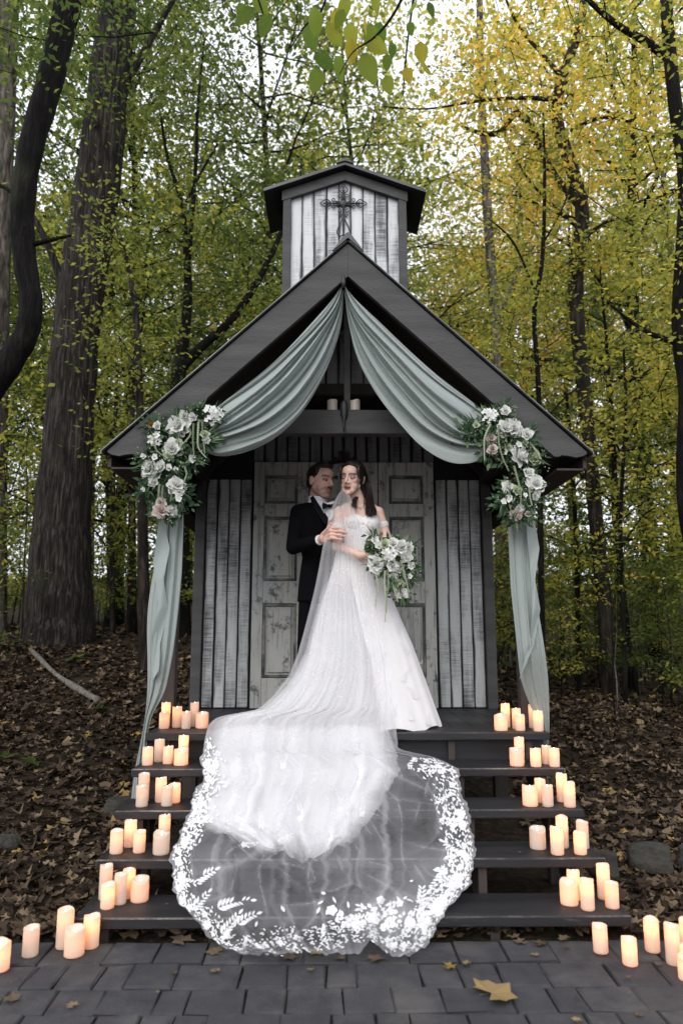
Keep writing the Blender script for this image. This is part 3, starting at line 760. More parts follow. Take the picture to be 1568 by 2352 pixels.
tail([(1120,356),(1190,365),(1300,355),(1400,348),(1500,341),(1640,326),(1760,314),(1880,306)], [(1120,418),(1190,422),(1320,418),(1420,408),(1500,398),(1590,380),(1650,345),(1700,338),(1760,334),(1880,330)], [(1120,-.07),(1500,-.03),(1650,.03),(1760,.03),(1880,.03)], 3, d1, .011, -1)
tail([(1120,1160),(1190,1165),(1350,1172),(1480,1186),(1560,1194),(1620,1216),(1680,1245),(1930,1246)], [(1120,1212),(1190,1222),(1350,1236),(1480,1243),(1560,1250),(1620,1256),(1680,1263),(1930,1268)], [(1120,-.07),(1500,-.03),(1640,.12),(1930,.12)], 8, d2, .009, 1)
for par, rowsL, rowsR, s_ in ((d1, [(1190,366),(1290,352),(1390,364),(1470,346),(1560,352)], [(1190,376),(1260,390),(1330,376),(1400,386),(1480,368),(1540,366),(1560,354)], 5), (d2, [(1190,1206),(1300,1216),(1400,1222),(1480,1214),(1560,1192)], [(1190,1226),(1260,1238),(1330,1228),(1400,1240),(1480,1226),(1560,1193)], 6)):
    n = 60; yy = np.linspace(1190, 1560, n); xl = np.interp(yy, *zip(*rowsL)); xr = np.interp(yy, *zip(*rowsR)); v = np.linspace(0, 1, 10)[None, :]
    P = at(xl[:, None]*(1-v)+xr[:, None]*v, np.repeat(yy[:, None], 10, 1), -.125 + .02*np.sin(v*3+yy[:, None]*.03) + .08*(yy[:, None]-1190)/400)
    sheet('edge_ruffle', P, MT['sage'], par)

# ================================================================== flowers
def petal(L, W, cup, curl, nl=4):
    """points along +z from the origin, face towards -y"""
    V = []; F = []
    for i in range(nl+1):
        t = i/nl; w = W*math.sin(math.pi*(.12+.83*t))**.7*(.5 if i == 0 else 1); 
        for j in (-1, 0, 1):
            V.append((j*w/2, -cup*math.sin(t*1.7)*L*.5 + curl*t*t*L + (0.12*W if j == 0 else 0), t*L))
    for i in range(nl):
        for j in range(2): F.append((i*3+j, i*3+j+1, (i+1)*3+j+1, (i+1)*3+j))
    return V, F
def rose_mesh(name, rings, mat, seed):
    rr = random.Random(seed); mb = MB()
    for (k, L, W, op, cup, curl, y0) in rings:
        V, F = petal(L, W, cup, curl); a0 = rr.uniform(0, 6.28)
        for i in range(k):
            s = rr.uniform(.88, 1.1)
            M = Matrix.Rotation(a0+2*math.pi*i/k+rr.uniform(-.15, .15), 4, 'Y') @ Matrix.Rotation(op+rr.uniform(-.12, .12), 4, 'X')
            mb.add([M @ (Vector(p)*s) + Vector((0, y0, 0)) for p in V], F)
    return mesh(name, mb.v, mb.f, MT[mat], True)
# flowers open towards -y, diameter about 1
FM = {'r': rose_mesh('rose', [(3, .42, .34, 1.45, .35, .0, .12), (4, .42, .42, 1.15, .5, .0, .14), (5, .48, .48, .75, .55, .05, .18), (6, .52, .52, .38, .5, .12, .24)], 'petal', 1),
      'p': rose_mesh('peony', [(5, .36, .3, 1.35, .4, .0, .1), (7, .44, .4, 1.0, .5, .0, .12), (8, .5, .46, .6, .5, .1, .18), (8, .56, .52, .2, .35, .2, .24)], 'petal', 2),
      's': rose_mesh('blossom', [(4, .3, .22, 1.1, .4, .0, .05), (5, .5, .5, .35, .25, .1, .1)], 'petal', 3)}
def hyd():
    rr = random.Random(9); mb = MB(); V, F = petal(.13, .12, .2, .05, 2)
    for i in range(34):
        a = rr.uniform(0, 6.28); q = math.sqrt(rr.random())*.46; c = Vector((q*math.cos(a), -.30+.55*q*q*2-rr.uniform(0, .06), q*math.sin(a)))
        T = Matrix.Rotation(rr.uniform(-.5, .5)+c.x*1.0, 4, 'Z') @ Matrix.Rotation(-c.z*1.2+rr.uniform(-.4, .4), 4, 'X')
        for k in range(4):
            M = T @ Matrix.Rotation(math.pi/2*k+a, 4, 'Y') @ Matrix.Rotation(.25, 4, 'X'); mb.add([M @ Vector(p) + c for p in V], F)
    return mesh('hydrangea', mb.v, mb.f, MT['petal'], True)
FM['h'] = hyd()
FN = {'r': 'rose', 'p': 'peony', 's': 'blossom', 'h': 'hydrangea', 'b': 'blush_rose', 'g': 'green_rose', 'e': 'green_bloom', 'o': 'orange_bud'}
FMAT = {'b': 'petal_b', 'g': 'petal_g', 'e': 'fern', 'o': 'orange'}
def leaf_cloud(pos, dirn, nrm, L, W, fold=.12):
    """two-quad leaves: (V, F, per-face leaf index)"""
    N = len(pos); t = dirn/np.linalg.norm(dirn, axis=1, keepdims=True)
    b = np.cross(nrm, t); b /= (np.linalg.norm(b, axis=1, keepdims=True)+1e-9); nn = np.cross(t, b)
    L = np.asarray(L)[:, None]; W = np.asarray(W)[:, None]
    V = np.stack([pos, pos+t*L*.42+b*W*.5+nn*L*fold, pos+t*L, pos+t*L*.42-b*W*.5+nn*L*fold, pos+t*L*.5], 1)
    i = (np.arange(N)*5)[:, None]
    F = np.stack([np.concatenate([i, i+1, i+2, i+4], 1), np.concatenate([i, i+4, i+2, i+3], 1)], 1).reshape(-1, 4)
    return V.reshape(-1, 3), F
def arrangement(name, label, cat, flowers, strings, conv, Yd, mpp, spread, nleaf, blades, seed, group=None):
    rr = np.random.default_rng(seed); pr = random.Random(seed)
    cs = np.array([at(*conv(f[0], f[1]), Yd) for f in flowers]); c0 = cs.mean(0)
    e = empty(name, tuple(c0), label, cat, group)
    for (X, Y, dia, k), c in zip(flowers, cs):
        o = link(FN[k], FM[k if k in FM else ('p' if k == 'b' else ('s' if k == 'e' else 'r'))], e, (c[0], c[1]-.02+pr.uniform(-.015, .015), c[2]), mat=MT[FMAT[k]] if k in FMAT else None)
        s = dia*mpp*(1.25 if k != 's' else 1.15); o.scale = (s, s, s)
        off = c - c0
        o.rotation_euler = (-off[2]*1.2+pr.uniform(-.35, .35), pr.uniform(-3, 3), off[0]*1.2+pr.uniform(-.35, .35))
    # leaves filling the body of the arrangement
    k = rr.integers(0, len(cs), nleaf); P = cs[k] + rr.normal(0, spread, (nleaf, 3))*np.array((1, .7, 1)) + np.array((0, .03, 0))
    D = (P - cs[k])*2.0/spread*.4 + rr.normal(0, .6, (nleaf, 3)) + np.array((0, -.4, -.25)); N = rr.normal(0, .5, (nleaf, 3)) + np.array((0, -1, .3))
    L = rr.uniform(.022, .055, nleaf); V, F = leaf_cloud(P, D, N, L, L*rr.uniform(.35, .6, nleaf)); v = np.repeat(np.clip(rr.beta(2, 3, nleaf), 0, 1), 2)
    o = link('foliage', npmesh('foliage', V, F, MT['fern'], v), e); tag(o, kind='stuff')
    nbr = 150; k = rr.integers(0, len(cs), nbr); P = cs[k] + rr.normal(0, spread*1.3, (nbr, 3))*np.array((1, .5, 1)) + np.array((0, -.02, 0)); m = MB()
    for q in P: m.ell(q, .0042, None, 6, 4)
    me = mesh('berries', m.v, m.f, MT['bead'], True); a = me.attributes.new('v', 'FLOAT', 'FACE'); a.data.foreach_set('value', np.ones(len(me.polygons), np.float32)); tag(link('berries', me, e), kind='stuff')
    # long thin blades
    nb = blades; k = rr.integers(0, len(cs), nb); P = cs[k]; D = (P-c0)/spread*.35 + rr.normal(0, .8, (nb, 3)) + np.array((0, -.35, -.1)); L = rr.uniform(.06, .125, nb)
    V, F = leaf_cloud(P + np.array((0, -.01, 0)), D, rr.normal(0, 1, (nb, 3)), L, L*.10, .03)
    o = link('grass_blades', npmesh('grass_blades', V, F, MT['fern'], np.repeat(rr.uniform(.2, .9, nb), 2)), e); tag(o, kind='stuff')
    for s in strings:
        q = catmull([at(*conv(*p), Yd-.035) for p in s], 40)
        m = MB(); rad = [(.0052 if i % 2 else .0092)*(1-.55*i/39) for i in range(40)]; m.tube(q, rad, 6)
        me = mesh('trailing_amaranth', m.v, m.f, MT['bead']); a = me.attributes.new('v', 'FLOAT', 'FACE'); a.data.foreach_set('value', np.full(len(me.polygons), pr.random(), np.float32))
        link('trailing_amaranth', me, e)
    return e
def f1(x, y): return ((330 + x/5.807)/1.0631, (970 + y/5.807)/1.0631)
def f2(x, y): return ((1090 + x/5.807)/1.0631, (970 + y/5.807)/1.0631)
FL = [(700,265,125,'r'),(825,290,120,'r'),(605,410,260,'p'),(325,420,110,'r'),(1100,260,240,'h'),(1000,540,120,'g'),(1025,625,95,'r'),(540,740,220,'p'),(490,830,150,'g'),(300,600,180,'h'),(375,990,155,'r'),(200,1020,210,'p'),(270,1090,150,'p'),(260,1200,135,'r'),(300,865,90,'s'),(140,850,80,'s'),(500,1010,100,'s'),(585,1020,70,'s'),(610,1250,200,'p'),(640,1350,120,'r'),(810,875,110,'s'),(370,1500,120,'b'),(390,1620,170,'b'),(510,1610,150,'p'),(630,1450,90,'s'),(920,230,120,'e'),(235,400,75,'o'),(620,650,120,'g'),(200,930,90,'s'),(120,1310,70,'s')]
SL_ = [[(830,370),(820,600),(835,850)],[(900,350),(890,560),(900,720),(1010,860)],[(950,320),(960,520),(990,800)],[(770,440),(780,540),(650,690)],[(260,540),(300,740),(430,850)],[(700,980),(730,1090),(690,1200)],[(350,1230),(335,1340),(330,1420)],[(400,1250),(385,1350),(390,1450)],[(480,1260),(515,1370),(500,1480)]]
FR = [(595,280,190,'h'),(815,210,130,'r'),(410,400,90,'g'),(300,480,120,'e'),(820,450,190,'p'),(930,450,210,'p'),(1120,540,145,'r'),(630,580,120,'b'),(630,750,120,'b'),(865,720,100,'g'),(1010,680,90,'s'),(1040,840,240,'p'),(1250,870,170,'g'),(1160,1075,135,'r'),(1250,1230,210,'p'),(1245,1415,115,'r'),(860,1290,140,'p'),(980,1330,130,'g'),(860,1450,100,'s'),(790,1490,80,'s'),(1020,1600,140,'r'),(980,1690,150,'b'),(1145,1650,80,'b'),(820,785,75,'s'),(1090,1400,70,'s'),(700,240,90,'e'),(1120,720,110,'e'),(1100,640,90,'g')]
SR_ = [[(620,380),(540,560),(530,720),(535,900)],[(740,400),(735,620),(790,850),(880,1050)],[(950,970),(1000,1150),(1050,1350),(1040,1530)],[(1180,640),(1290,800),(1370,950)],[(890,1180),(890,1300),(900,1420)],[(1170,1280),(1180,1420),(1210,1540)]]
arrangement('flower_arrangement', "white rose and peony cluster with an orange bud, pinned over the groom's side drape", 'flowers', FL, SL_, f1, -.25, .000437, .030, 1900, 110, 11, 'corner flower clusters')
arrangement('flower_arrangement', "white and blush rose cluster with green blooms, pinned over the bride's side drape", 'flowers', FR, SR_, f2, -.25, .000437, .030, 1900, 110, 12, 'corner flower clusters')
# ================================================================== people
def head_parts(mb, M, s, fem):
    def E(c, r): mb.ell(M @ (Vector(c)*s), tuple(q*s for q in (r if hasattr(r, '__len__') else (r,)*3)), M.to_3x3(), 20, 14)
    def C(a, ra, b, rb): mb.cap(M @ (Vector(a)*s), ra*s, M @ (Vector(b)*s), rb*s, 10)
    E((0, .014, .028), (.074, .093, .087)); E((0, -.018, -.025), (.056 if fem else .066, .067, .083))
    E((0, -.030, .045), (.058, .058, .052))
    E((0, -.064, -.094), (.022 if fem else .028, .021, .020))
    for q in (-1, 1):
        C((q*.046, .0, -.050), .018 if fem else .026, (q*.016, -.054, -.092), .016 if fem else .023)
        E((q*.030, -.046, -.014), (.027, .025, .027)); E((q*.030, -.036, -.050), (.030 if fem else .034, .036, .036)); E((q*.022, -.048, -.078), (.026, .030, .026))
        E((q*.076, .012, -.006), (.009, .019, .032)); E((q*.082, .018, .004), (.006, .014, .022))
        E((q*.0125, -.094, -.029), (.0085, .010, .008))
        C((q*.012, -.078, .033), .0095, (q*.042, -.066, .033), .008)
        E((q*.031, -.066, .006), (.0155, .0115, .0095))        # eyelids
    C((0, -.081, .022), .0065 if fem else .008, (0, -.104 if fem else -.107, -.020), .0085 if fem else .0115)
    E((0, -.080, -.0555), (.022, .0115, .0062)); E((0, -.079, -.0665), (.019, .0115, .0066)); E((0, -.069, -.058), (.029, .015, .02))
def head_color(me, M, s, fem, skin, extra=None):
    n = len(me.vertices); co = np.empty(n*3, np.float32); me.vertices.foreach_get('co', co); co = co.reshape(-1, 3)
    Mi = np.array(M.inverted()); L = (np.c_[co, np.ones(n)] @ Mi.T)[:, :3]/s
    x, y, z = np.abs(L[:, 0]), L[:, 1], L[:, 2]
    col = np.tile(np.array(skin), (n, 1)).astype(np.float32)
    def blend(m, c): 
        nonlocal col
        m = np.clip(m, 0, 1)[:, None]; col = col*(1-m) + np.array(c, np.float32)*m
    near = (np.abs(L).max(1) < .2)
    fr = near & (y < -.03)
    g = lambda v, c, w: np.exp(-((v-c)/w)**2)
    blend(.30*g(x, .042, .026)*g(z, -.022, .026)*fr, (.56, .27, .21))                       # cheek colour
    blend(.55*g(x, .030, .016)*g(z, .012, .011)*(near & (y < -.05)), (.17, .085, .065))      # eye area
    if not fem:
        st = ((z < -.030) & (y < .02) & near)*np.clip((-.030-z)/.02, 0, 1)
        blend(.40*st*np.clip((x - .005)/.03 + np.clip((-.07-z)/.01, 0, 1), 0, 1), (.12, .072, .054))
        blend(.6*g(z, -.043, .006)*(x < .032)*(near & (y < -.06)), (.075, .042, .03))
    blend(.95*g(z, -.060, .0105)*np.clip((.027-x)/.006, 0, 1)*(near & (y < -.068)), (.17, .03, .035) if fem else (.36, .15, .13))
    blend(.85*g(z, -.061, .0022)*np.clip((.026-x)/.006, 0, 1)*(near & (y < -.070)), (.06, .02, .02))
    bz_ = .030 + .004*np.sin(np.clip((x-.012)/.04, 0, 1)*3.1)
    blend(.95*g(z, bz_, .0054)*((x > .011) & (x < .052))*(near & (y < -.045)), (.022, .014, .010))
    blend(.95*g(z, .0080, .0046)*((x > .016) & (x < .046))*(near & (y < -.05)), (.012, .008, .007))
    if extra is not None: extra(co, col)
    a = me.color_attributes.new('col', 'FLOAT_COLOR', 'POINT'); a.data.foreach_set('color', np.c_[col, np.ones(n)].astype(np.float32).ravel())
def eyes(M, s, parent, look, br):
    for q in (-1, 1):
        c = M @ (Vector((q*.031, -.0715, .0040))*s)
        w = MB().ell(c, (.0130*s, .0088*s, .0052*s), M.to_3x3(), 12, 8).build('eye', MT['eye_w'], parent, True)
        for nm_, a0, a1_, rr_, mt_ in (('eyebrow', (q*.013, -.0800, .0325), (q*.038, -.0640, .0335), br, 'hair_m'), ('eyelash', (q*.018, -.0755, .0085), (q*.041, -.0630, .0075), br*.7, 'hair_m')):
            MB().tube(catmull([M @ (Vector(a0)*s), M @ ((Vector(a0)*.5+Vector(a1_)*.5+Vector((0, -.0022, .0032)))*s), M @ (Vector(a1_)*s)], 8), [rr_*s*f_ for f_ in (.7, 1, 1.1, 1.1, 1, .9, .7, .4)], 6).build(nm_, MT[mt_], parent, True)
        c = M @ (Vector((q*.031+look[0], -.0780, .0040+look[1]))*s)
        MB().ell(c, (.0060*s, .0034*s, .0050*s), M.to_3x3(), 10, 6).build('iris', MT['eye_d'], w, True)
def frame(c, yaw, pitch, roll): return Matrix.Translation(Vector(c)) @ Matrix.Rotation(yaw, 4, 'Z') @ Matrix.Rotation(pitch, 4, 'X') @ Matrix.Rotation(roll, 4, 'Y')
def zrow(Y, y): return p2(700, Y, y).z
MPX = lambda y: 1/(3.484*1.0631)*((y - CAM[1])*1.03)/FPX

# ---------------------------------------------------------------- groom
gy0 = .56
gp = p2(440, 1250, gy0)
groom = empty('person', (gp.x, gy0, DECK), 'man in black tuxedo and bow tie embracing the woman in white', 'person')
GM = frame(p2(468, 338, gy0-.02), R(44), R(7), R(4)); GS = 1.075
b = MB(); head_parts(b, GM, GS, False)
nk = p2(440, 545, gy0+.02)
b.cap(GM @ Vector((0, .025, -.07)), .055, nk, .060)
def ring(Y, xc, hw, ry, yw, y, grow=0): p = p2(xc, Y, y); return (p.x, y, p.z, hw*MPX(y)+grow, ry+grow, yw)
GYW = R(30)
grings = [(1360, 432, 168, .125), (1230, 436, 160, .125), (1100, 442, 152, .12), (980, 452, 146, .112), (860, 446, 172, .122), (740, 436, 196, .126), (640, 428, 206, .115), (585, 428, 190, .095), (548, 432, 140, .078), (520, 438, 84, .066)]
b.loft([ring(Y, xc, hw-14, ry-.018, GYW, gy0) for Y, xc, hw, ry in grings], 24)
sh, el_, wr = p2(275, 598, gy0-.02), p2(228, 895, .42), p2(462, 828, .20)
b.cap(sh, .045, el_, .036); b.cap(el_, .036, wr, .027)
# right hand resting on her upper arm
palm0, palm1 = p2(480, 812, .165), p2(548, 768, .085)
b.cap(wr, .026, palm0, .026)
for t, o_ in ((-.5, 0), (-.17, 0), (.17, 0), (.5, 0)):
    off = Vector((.006*t, 0, -.074*t)); b.cap(palm0 + off*.55, .0155, palm1 + off, .0125)
for k0, k1, k2 in (((562, 728), (615, 728), (664, 742)), ((568, 757), (628, 757), (682, 770)), ((562, 786), (620, 790), (674, 800)), ((550, 812), (600, 820), (645, 828))):
    a, m_, c = p2(*k0, .080), p2(*k1, .052), p2(*k2, .060)
    b.cap(a, .0098, m_, .0088); b.cap(m_, .0088, c, .0072)
b.cap(p2(500, 770, .125), .0155, p2(528, 728, .085), .0115); b.cap(p2(528, 728, .085), .0115, p2(552, 688, .072), .0085)
for q in (-1, 1):
    hx = gp.x + q*.062
    b.cap((hx, gy0+.02*q, 1.62), .055, (hx+q*.01, gy0+.02*q, 1.25), .055); b.cap((hx+q*.01, gy0+.02*q, 1.25), .055, (hx+q*.02, gy0+.03, .90), .038); b.cap((hx+q*.02, gy0+.03, .88), .036, (hx+.03+q*.03, gy0-.12, .835), .030)
me = remesh(b, .0036, 5, 'body')
me.materials.append(MT['skin'])
head_color(me, GM, GS, False, (.62, .39, .32))
link('body', me, groom); eyes(GM, GS, groom, (.003, -.0008), .0026)
for q in (-1, 1): MB().tube(catmull([GM @ (Vector(p)*GS) for p in ((q*.002, -.0935, -.0425), (q*.014, -.0905, -.0450), (q*.026, -.0800, -.0520))], 8), [.0020, .0024, .0025, .0024, .0022, .0018, .0014, .0008], 6).build('mustache', MT['hair_m'], groom, True)
# hair: short, swept up
h = MB()
def HE(c, r): h.ell(GM @ (Vector(c)*GS), tuple(q*GS for q in r), GM.to_3x3(), 20, 14)
HE((0, .032, .044), (.081, .090, .082)); HE((0, .0, .104), (.058, .064, .028)); HE((0, -.044, .110), (.044, .026, .014)); HE((.0, .055, -.01), (.070, .058, .058))
for q in (-1, 1): HE((q*.068, .004, .056), (.012, .034, .040)); HE((q*.072, .004, .014), (.006, .010, .022))
for i in range(26):
    a = -.8 + 1.6*i/25; h.cap(GM @ (Vector((.05*a, -.062+.02*a*a, .106))*GS), .007, GM @ (Vector((.062*a, .02, .128-.02*a*a))*GS), .008, 6)
hm = remesh(h, .0045, 2, 'hair'); hm.materials.append(MT['hair_m']); link('hair', hm, groom)
# jacket
j = MB(); j.loft([ring(Y, xc, hw, ry, GYW, gy0) for Y, xc, hw, ry in grings], 32)
j.cap(sh, .062, (sh+el_)/2, .057); j.cap((sh+el_)/2, .057, el_, .051); j.cap(el_, .051, (el_+wr)/2, .045); j.cap((el_+wr)/2, .045, wr + (el_-wr)*.10, .038)
sh2 = p2(600, 590, gy0+.10); el2 = p2(680, 850, gy0+.12)
j.cap(sh2, .060, el2, .05); j.cap(p2(300, 590, gy0), .06, p2(430, 555, gy0+.01), .05)
j.ell(p2(330, 760, gy0-.02), (.07, .08, .16))
jm = remesh(j, .007, 4, 'jacket'); jm.materials.append(MT['suit']); jk = link('jacket', jm, groom)
for side in (0,):
    P = [(372, 472, .50), (398, 452, .49), (470, 560, .42), (524, 640, .405), (522, 672, .405), (498, 700, .41), (440, 620, .425), (398, 548, .45)]
    V = [p2(*p) for p in P]; MB().add(V + [q + Vector((.004, .014, 0)) for q in V], [tuple(range(8)), tuple(range(15, 7, -1))] + [(i, (i+1) % 8, 8+(i+1) % 8, 8+i) for i in range(8)]).build('lapel', MT['satin'], jk)
MB().add([p2(400, 452, .47), p2(455, 498, .435), p2(515, 515, .41), p2(575, 500, .40), p2(590, 560, .40), p2(560, 650, .405), p2(527, 668, .41), p2(470, 566, .43)], [tuple(range(8))]).build('shirt_front', MT['shirt'], groom)
# standing collar
cr = []
for i in range(14):
    a = R(150) + R(245)*i/13; cr.append(a)
cb = GM @ Vector((0, .012, -.125)); Vc = []
for a in cr:
    dx_, dy_ = .068*math.cos(a+GYW*.5), .070*math.sin(a+GYW*.5)
    fz = -.012*max(0, -math.sin(a))
    Vc += [(cb.x+dx_*1.02, cb.y+dy_*1.02, cb.z-.030+fz*2), (cb.x+dx_, cb.y+dy_, cb.z+.020+fz)]
MB().add(Vc, [(2*i, 2*i+2, 2*i+3, 2*i+1) for i in range(13)]).build('collar', MT['shirt'], groom, True)
bt = MB(); kc = p2(536, 540, .385)
bt.ell(kc, (.012, .012, .013))
for q in (-1, 1):
    for zz in (0,):
        V = [kc + Vector((q*.006, -.004, .007)), kc + Vector((q*.046, -.010, .024)), kc + Vector((q*.050, -.008, -.002)), kc + Vector((q*.044, -.010, -.026)), kc + Vector((q*.006, -.004, -.007))]
        bt.add(V + [v + Vector((0, .014, 0)) for v in V], [tuple(range(5)), tuple(range(9, 4, -1))] + [(i, (i+1) % 5, 5+(i+1) % 5, 5+i) for i in range(5)])
bt.build('bow_tie', MT['satin'], groom)
# shirt cuff, trousers, shoes
MB().tube([wr + (el_-wr)*.16, wr + (el_-wr)*.01], [.0345, .0335], 16).build('cuff', MT['shirt'], groom, True)
tr = MB()
for q in (-1, 1):
    hx = gp.x + q*.062
    tr.cap((hx, gy0+.02*q, 1.66), .072, (hx+q*.008, gy0+.02*q, 1.25), .074); tr.cap((hx+q*.008, gy0+.02*q, 1.25), .074, (hx+q*.01, gy0+.03, .89), .068)
tm = remesh(tr, .009, 3, 'trousers'); tm.materials.append(MT['suit']); link('trousers', tm, groom)
for q in (-1, 1):
    c = Vector((gp.x+.02+q*.115, gy0-.05, .825)); s_ = MB(); s_.ell(c, (.046, .145, .034), nu=18); s_.box((c.x, c.y, .800), (.084, .27, .016), bev=.006); s_.build('shoe', MT['satin'], groom, True)

# ---------------------------------------------------------------- bride
by0 = .27
bp = p2(800, 1200, by0)
bride = empty('person', (bp.x, .34, DECK), 'dark haired woman in white off-shoulder gown and long veil', 'person')
BM = frame(p2(728, 312, by0-.02), R(-24), R(9), R(5)); BS = .99
b = MB(); head_parts(b, BM, BS, True)
nb_ = p2(792, 548, by0+.03)
b.cap(BM @ Vector((.004, .028, -.065)), .045, nb_, .050)
BYW = R(6)
brings = [(1010, 782, 150, .112), (960, 782, 138, .102), (900, 786, 130, .094), (820, 798, 140, .098), (740, 812, 160, .108), (690, 812, 166, .108), (640, 806, 172, .092), (590, 798, 176, .074), (556, 794, 140, .060), (535, 792, 90, .050)]
b.loft([ring(Y, xc, hw, ry, BYW, by0, -.004) for Y, xc, hw, ry in brings], 24)
s1, e1, w1 = p2(626, 596, by0-.02), p2(592, 872, .185), p2(800, 962, .075)
s2_, e2, w2 = p2(948, 600, by0+.01), p2(1024, 820, by0-.01), p2(975, 930, .10)
b.ell(s1, .044); b.ell(s2_, .043); b.cap(p2(820, 520, by0+.03), .040, s2_ + Vector((-.01, 0, .004)), .040); b.cap(p2(770, 520, by0+.03), .040, s1 + Vector((.01, 0, .004)), .040); b.cap(s1, .043, e1, .035); b.cap(e1, .036, w1, .025); b.cap(s2_, .041, e2, .033); b.cap(e2, .035, w2, .025)
for (w_, d_) in ((w1, Vector((.075, -.02, .012))), (w2, Vector((-.05, -.05, .0)))):
    b.cap(w_, .024, w_ + d_*.7, .026)
    for k in range(4):
        q = w_ + d_*.8 + Vector((0, -.006, .026-.017*k)); m_ = q + d_*.45 + Vector((0, -.012, 0)); b.cap(q, .0085, m_, .008); b.cap(m_, .008, m_ + Vector((.012, .022, -.006)), .0068)
    b.cap(w_ + d_*.4 + Vector((0, -.012, .018)), .011, w_ + d_*.95 + Vector((0, -.03, .032)), .0085)
for xx in (760, 885): b.ell(p2(xx, 690, by0-.065), (.056, .05, .056))
for q in (-1, 1): b.cap((bp.x+q*.075, .33, 1.75), .07, (bp.x+q*.07, .33, 1.28), .05); b.cap((bp.x+q*.07, .33, 1.28), .05, (bp.x+q*.06, .34, .90), .034); b.cap((bp.x+q*.06, .36, .875), .03, (bp.x+q*.06, .22, .83), .026)
b.loft([(bp.x, .30, 1.66, .14, .11, 0), (bp.x, .29, 1.78, .135, .108, 0), (bp.x, by0, 1.92, .12, .10, 0)], 20)
me = remesh(b, .0036, 5, 'body'); me.materials.append(MT['skin'])
head_color(me, BM, BS, True, (.66, .45, .37))
link('body', me, bride); eyes(BM, BS, bride, (-.003, -.0025), .0026)
MT['lip'] = simple('red_lip', [(.3, (.15,.022,.028)), (.7, (.20,.035,.04))], 30, .4, 0, spec=.4)
m = MB(); m.ell(BM @ (Vector((0, -.0815, -.0555))*BS), (.0190, .0105, .0046), BM.to_3x3(), 14, 8); m.ell(BM @ (Vector((0, -.0808, -.0645))*BS), (.0165, .0108, .0052), BM.to_3x3(), 14, 8); m.build('lips', MT['lip'], bride, True)
# hair
h = MB()
def HE(c, r, rot=None): h.ell(BM @ (Vector(c)*BS), tuple(q*BS for q in r), BM.to_3x3(), 20, 14)
HE((.004, .034, .040), (.083, .094, .088)); HE((.0, .012, .088), (.066, .072, .038)); HE((.02, .085, .020), (.062, .052, .058))
for q in (-1, 1): HE((q*.066, -.018, .050), (.018, .046, .050)); HE((q*.073, .004, .012), (.012, .026, .05))
hm = remesh(h, .005, 2, 'hair'); hm.materials.append(MT['hair']); hair = link('hair', hm, bride)
hr = random.Random(4)
def lock(pts, r0, r1, n, spread, name):
    m = MB()
    for i in range(n):
        o = Vector((hr.gauss(0, spread), hr.gauss(0, spread*.8), hr.gauss(0, spread*.4))); ph = hr.uniform(0, 6.28); wv = hr.uniform(.002, .0045)
        q = catmull([Vector(p) + o*(.35+.65*k/(len(pts)-1)) for k, p in enumerate(pts)], 20)
        L = [(q[k][0] + wv*math.sin(k*.75+ph), q[k][1] + wv*math.cos(k*.7+ph), q[k][2]) for k in range(20)]
        s_ = hr.uniform(.8, 1.0); K = max(6, int(20*s_)); L = L[:K]
        m.tube(L, [r0 + (r1-r0)*k/(K-1) for k in range(K)], 5)
    return m.build(name, MT['hair'], hair, True)
lock([p2(812, 255, .34), p2(845, 330, .33), p2(868, 430, .31), p2(872, 520, .24), p2(890, 600, .15), p2(880, 628, .13)], .0046, .0018, 110, .018, 'ponytail')
lock([p2(800, 370, .34), p2(790, 440, .31), p2(752, 490, .21), p2(742, 530, .15), p2(752, 556, .14)], .0042, .0018, 46, .012, 'side_curl')
lock([p2(755, 200, .17), p2(782, 262, .135), p2(790, 340, .13), p2(775, 390, .13)], .0009, .0006, 3, .004, 'face_strand')
lock([p2(640, 215, .18), p2(618, 275, .155), p2(622, 340, .145), p2(642, 395, .145)], .003, .0014, 6, .004, 'face_strand')
# parted hair sweeping from the centre line
m = MB()
for i in range(80):
    q = -1 if i % 2 else 1; t = hr.random()
    a = Vector((q*.004+.0, -.072+.10*t, .104+.018*math.sin(t*3))); mid = Vector((q*.054, -.052+.10*t, .080)); c = Vector((q*.085, .0+.07*t, .020)); e_ = Vector((q*.04, .10, .0))
    L = catmull([a, mid, c, e_], 12); m.tube([BM @ (Vector(p)*BS) for p in L], [.0026]*12, 5)
m.build('parted_hair', MT['hair'], hair, True)
nkl = MB(); nc = p2(800, 535, by0-.02)
nkl.tube(catmull([p2(752, 520, .215), p2(770, 540, .20), p2(800, 548, .195), p2(832, 540, .205)], 14), .0014, 5); nkl.ell(p2(802, 553, .19), (.004, .003, .005))
nkl.build('necklace', MT['silver'], bride, True)

# ---------------------------------------------------------------- gown
def skirt_par(z):
    t = np.clip((1.93 - z)/(1.93-.80), 0, 1)
    zc = [0, .1, .3, .55, 1.0]
    rx = np.interp(t, zc, [.118, .150, .235, .335, .475]); ry = np.interp(t, zc, [.100, .125, .190, .255, .335])
    xa = at(812, 1270, .30)[0]; xb = at(845, 1680, .30)[0]
    return xa + (xb-xa)*t, .29 + .05*t, rx, ry, t
n, m = 70, 160; zz = np.linspace(1.93, .797, n)[:, None]; th = np.linspace(0, 2*np.pi, m, endpoint=False)[None, :]
cx_, cy_, rx_, ry_, t_ = skirt_par(zz)
ph = np.array((.4, 2.0, 4.1)); fo = 1 + (.002+.010*t_**1.3)*(np.sin(11*th+ph[0]+.6*t_) + .7*np.sin(17*th+ph[1]) + .45*np.sin(29*th+ph[2]))
P = np.stack([cx_ + rx_*fo*np.cos(th), cy_ + ry_*fo*np.sin(th), np.broadcast_to(zz, (n, m)) + .012*t_**6*np.sin(9*th)], -1)
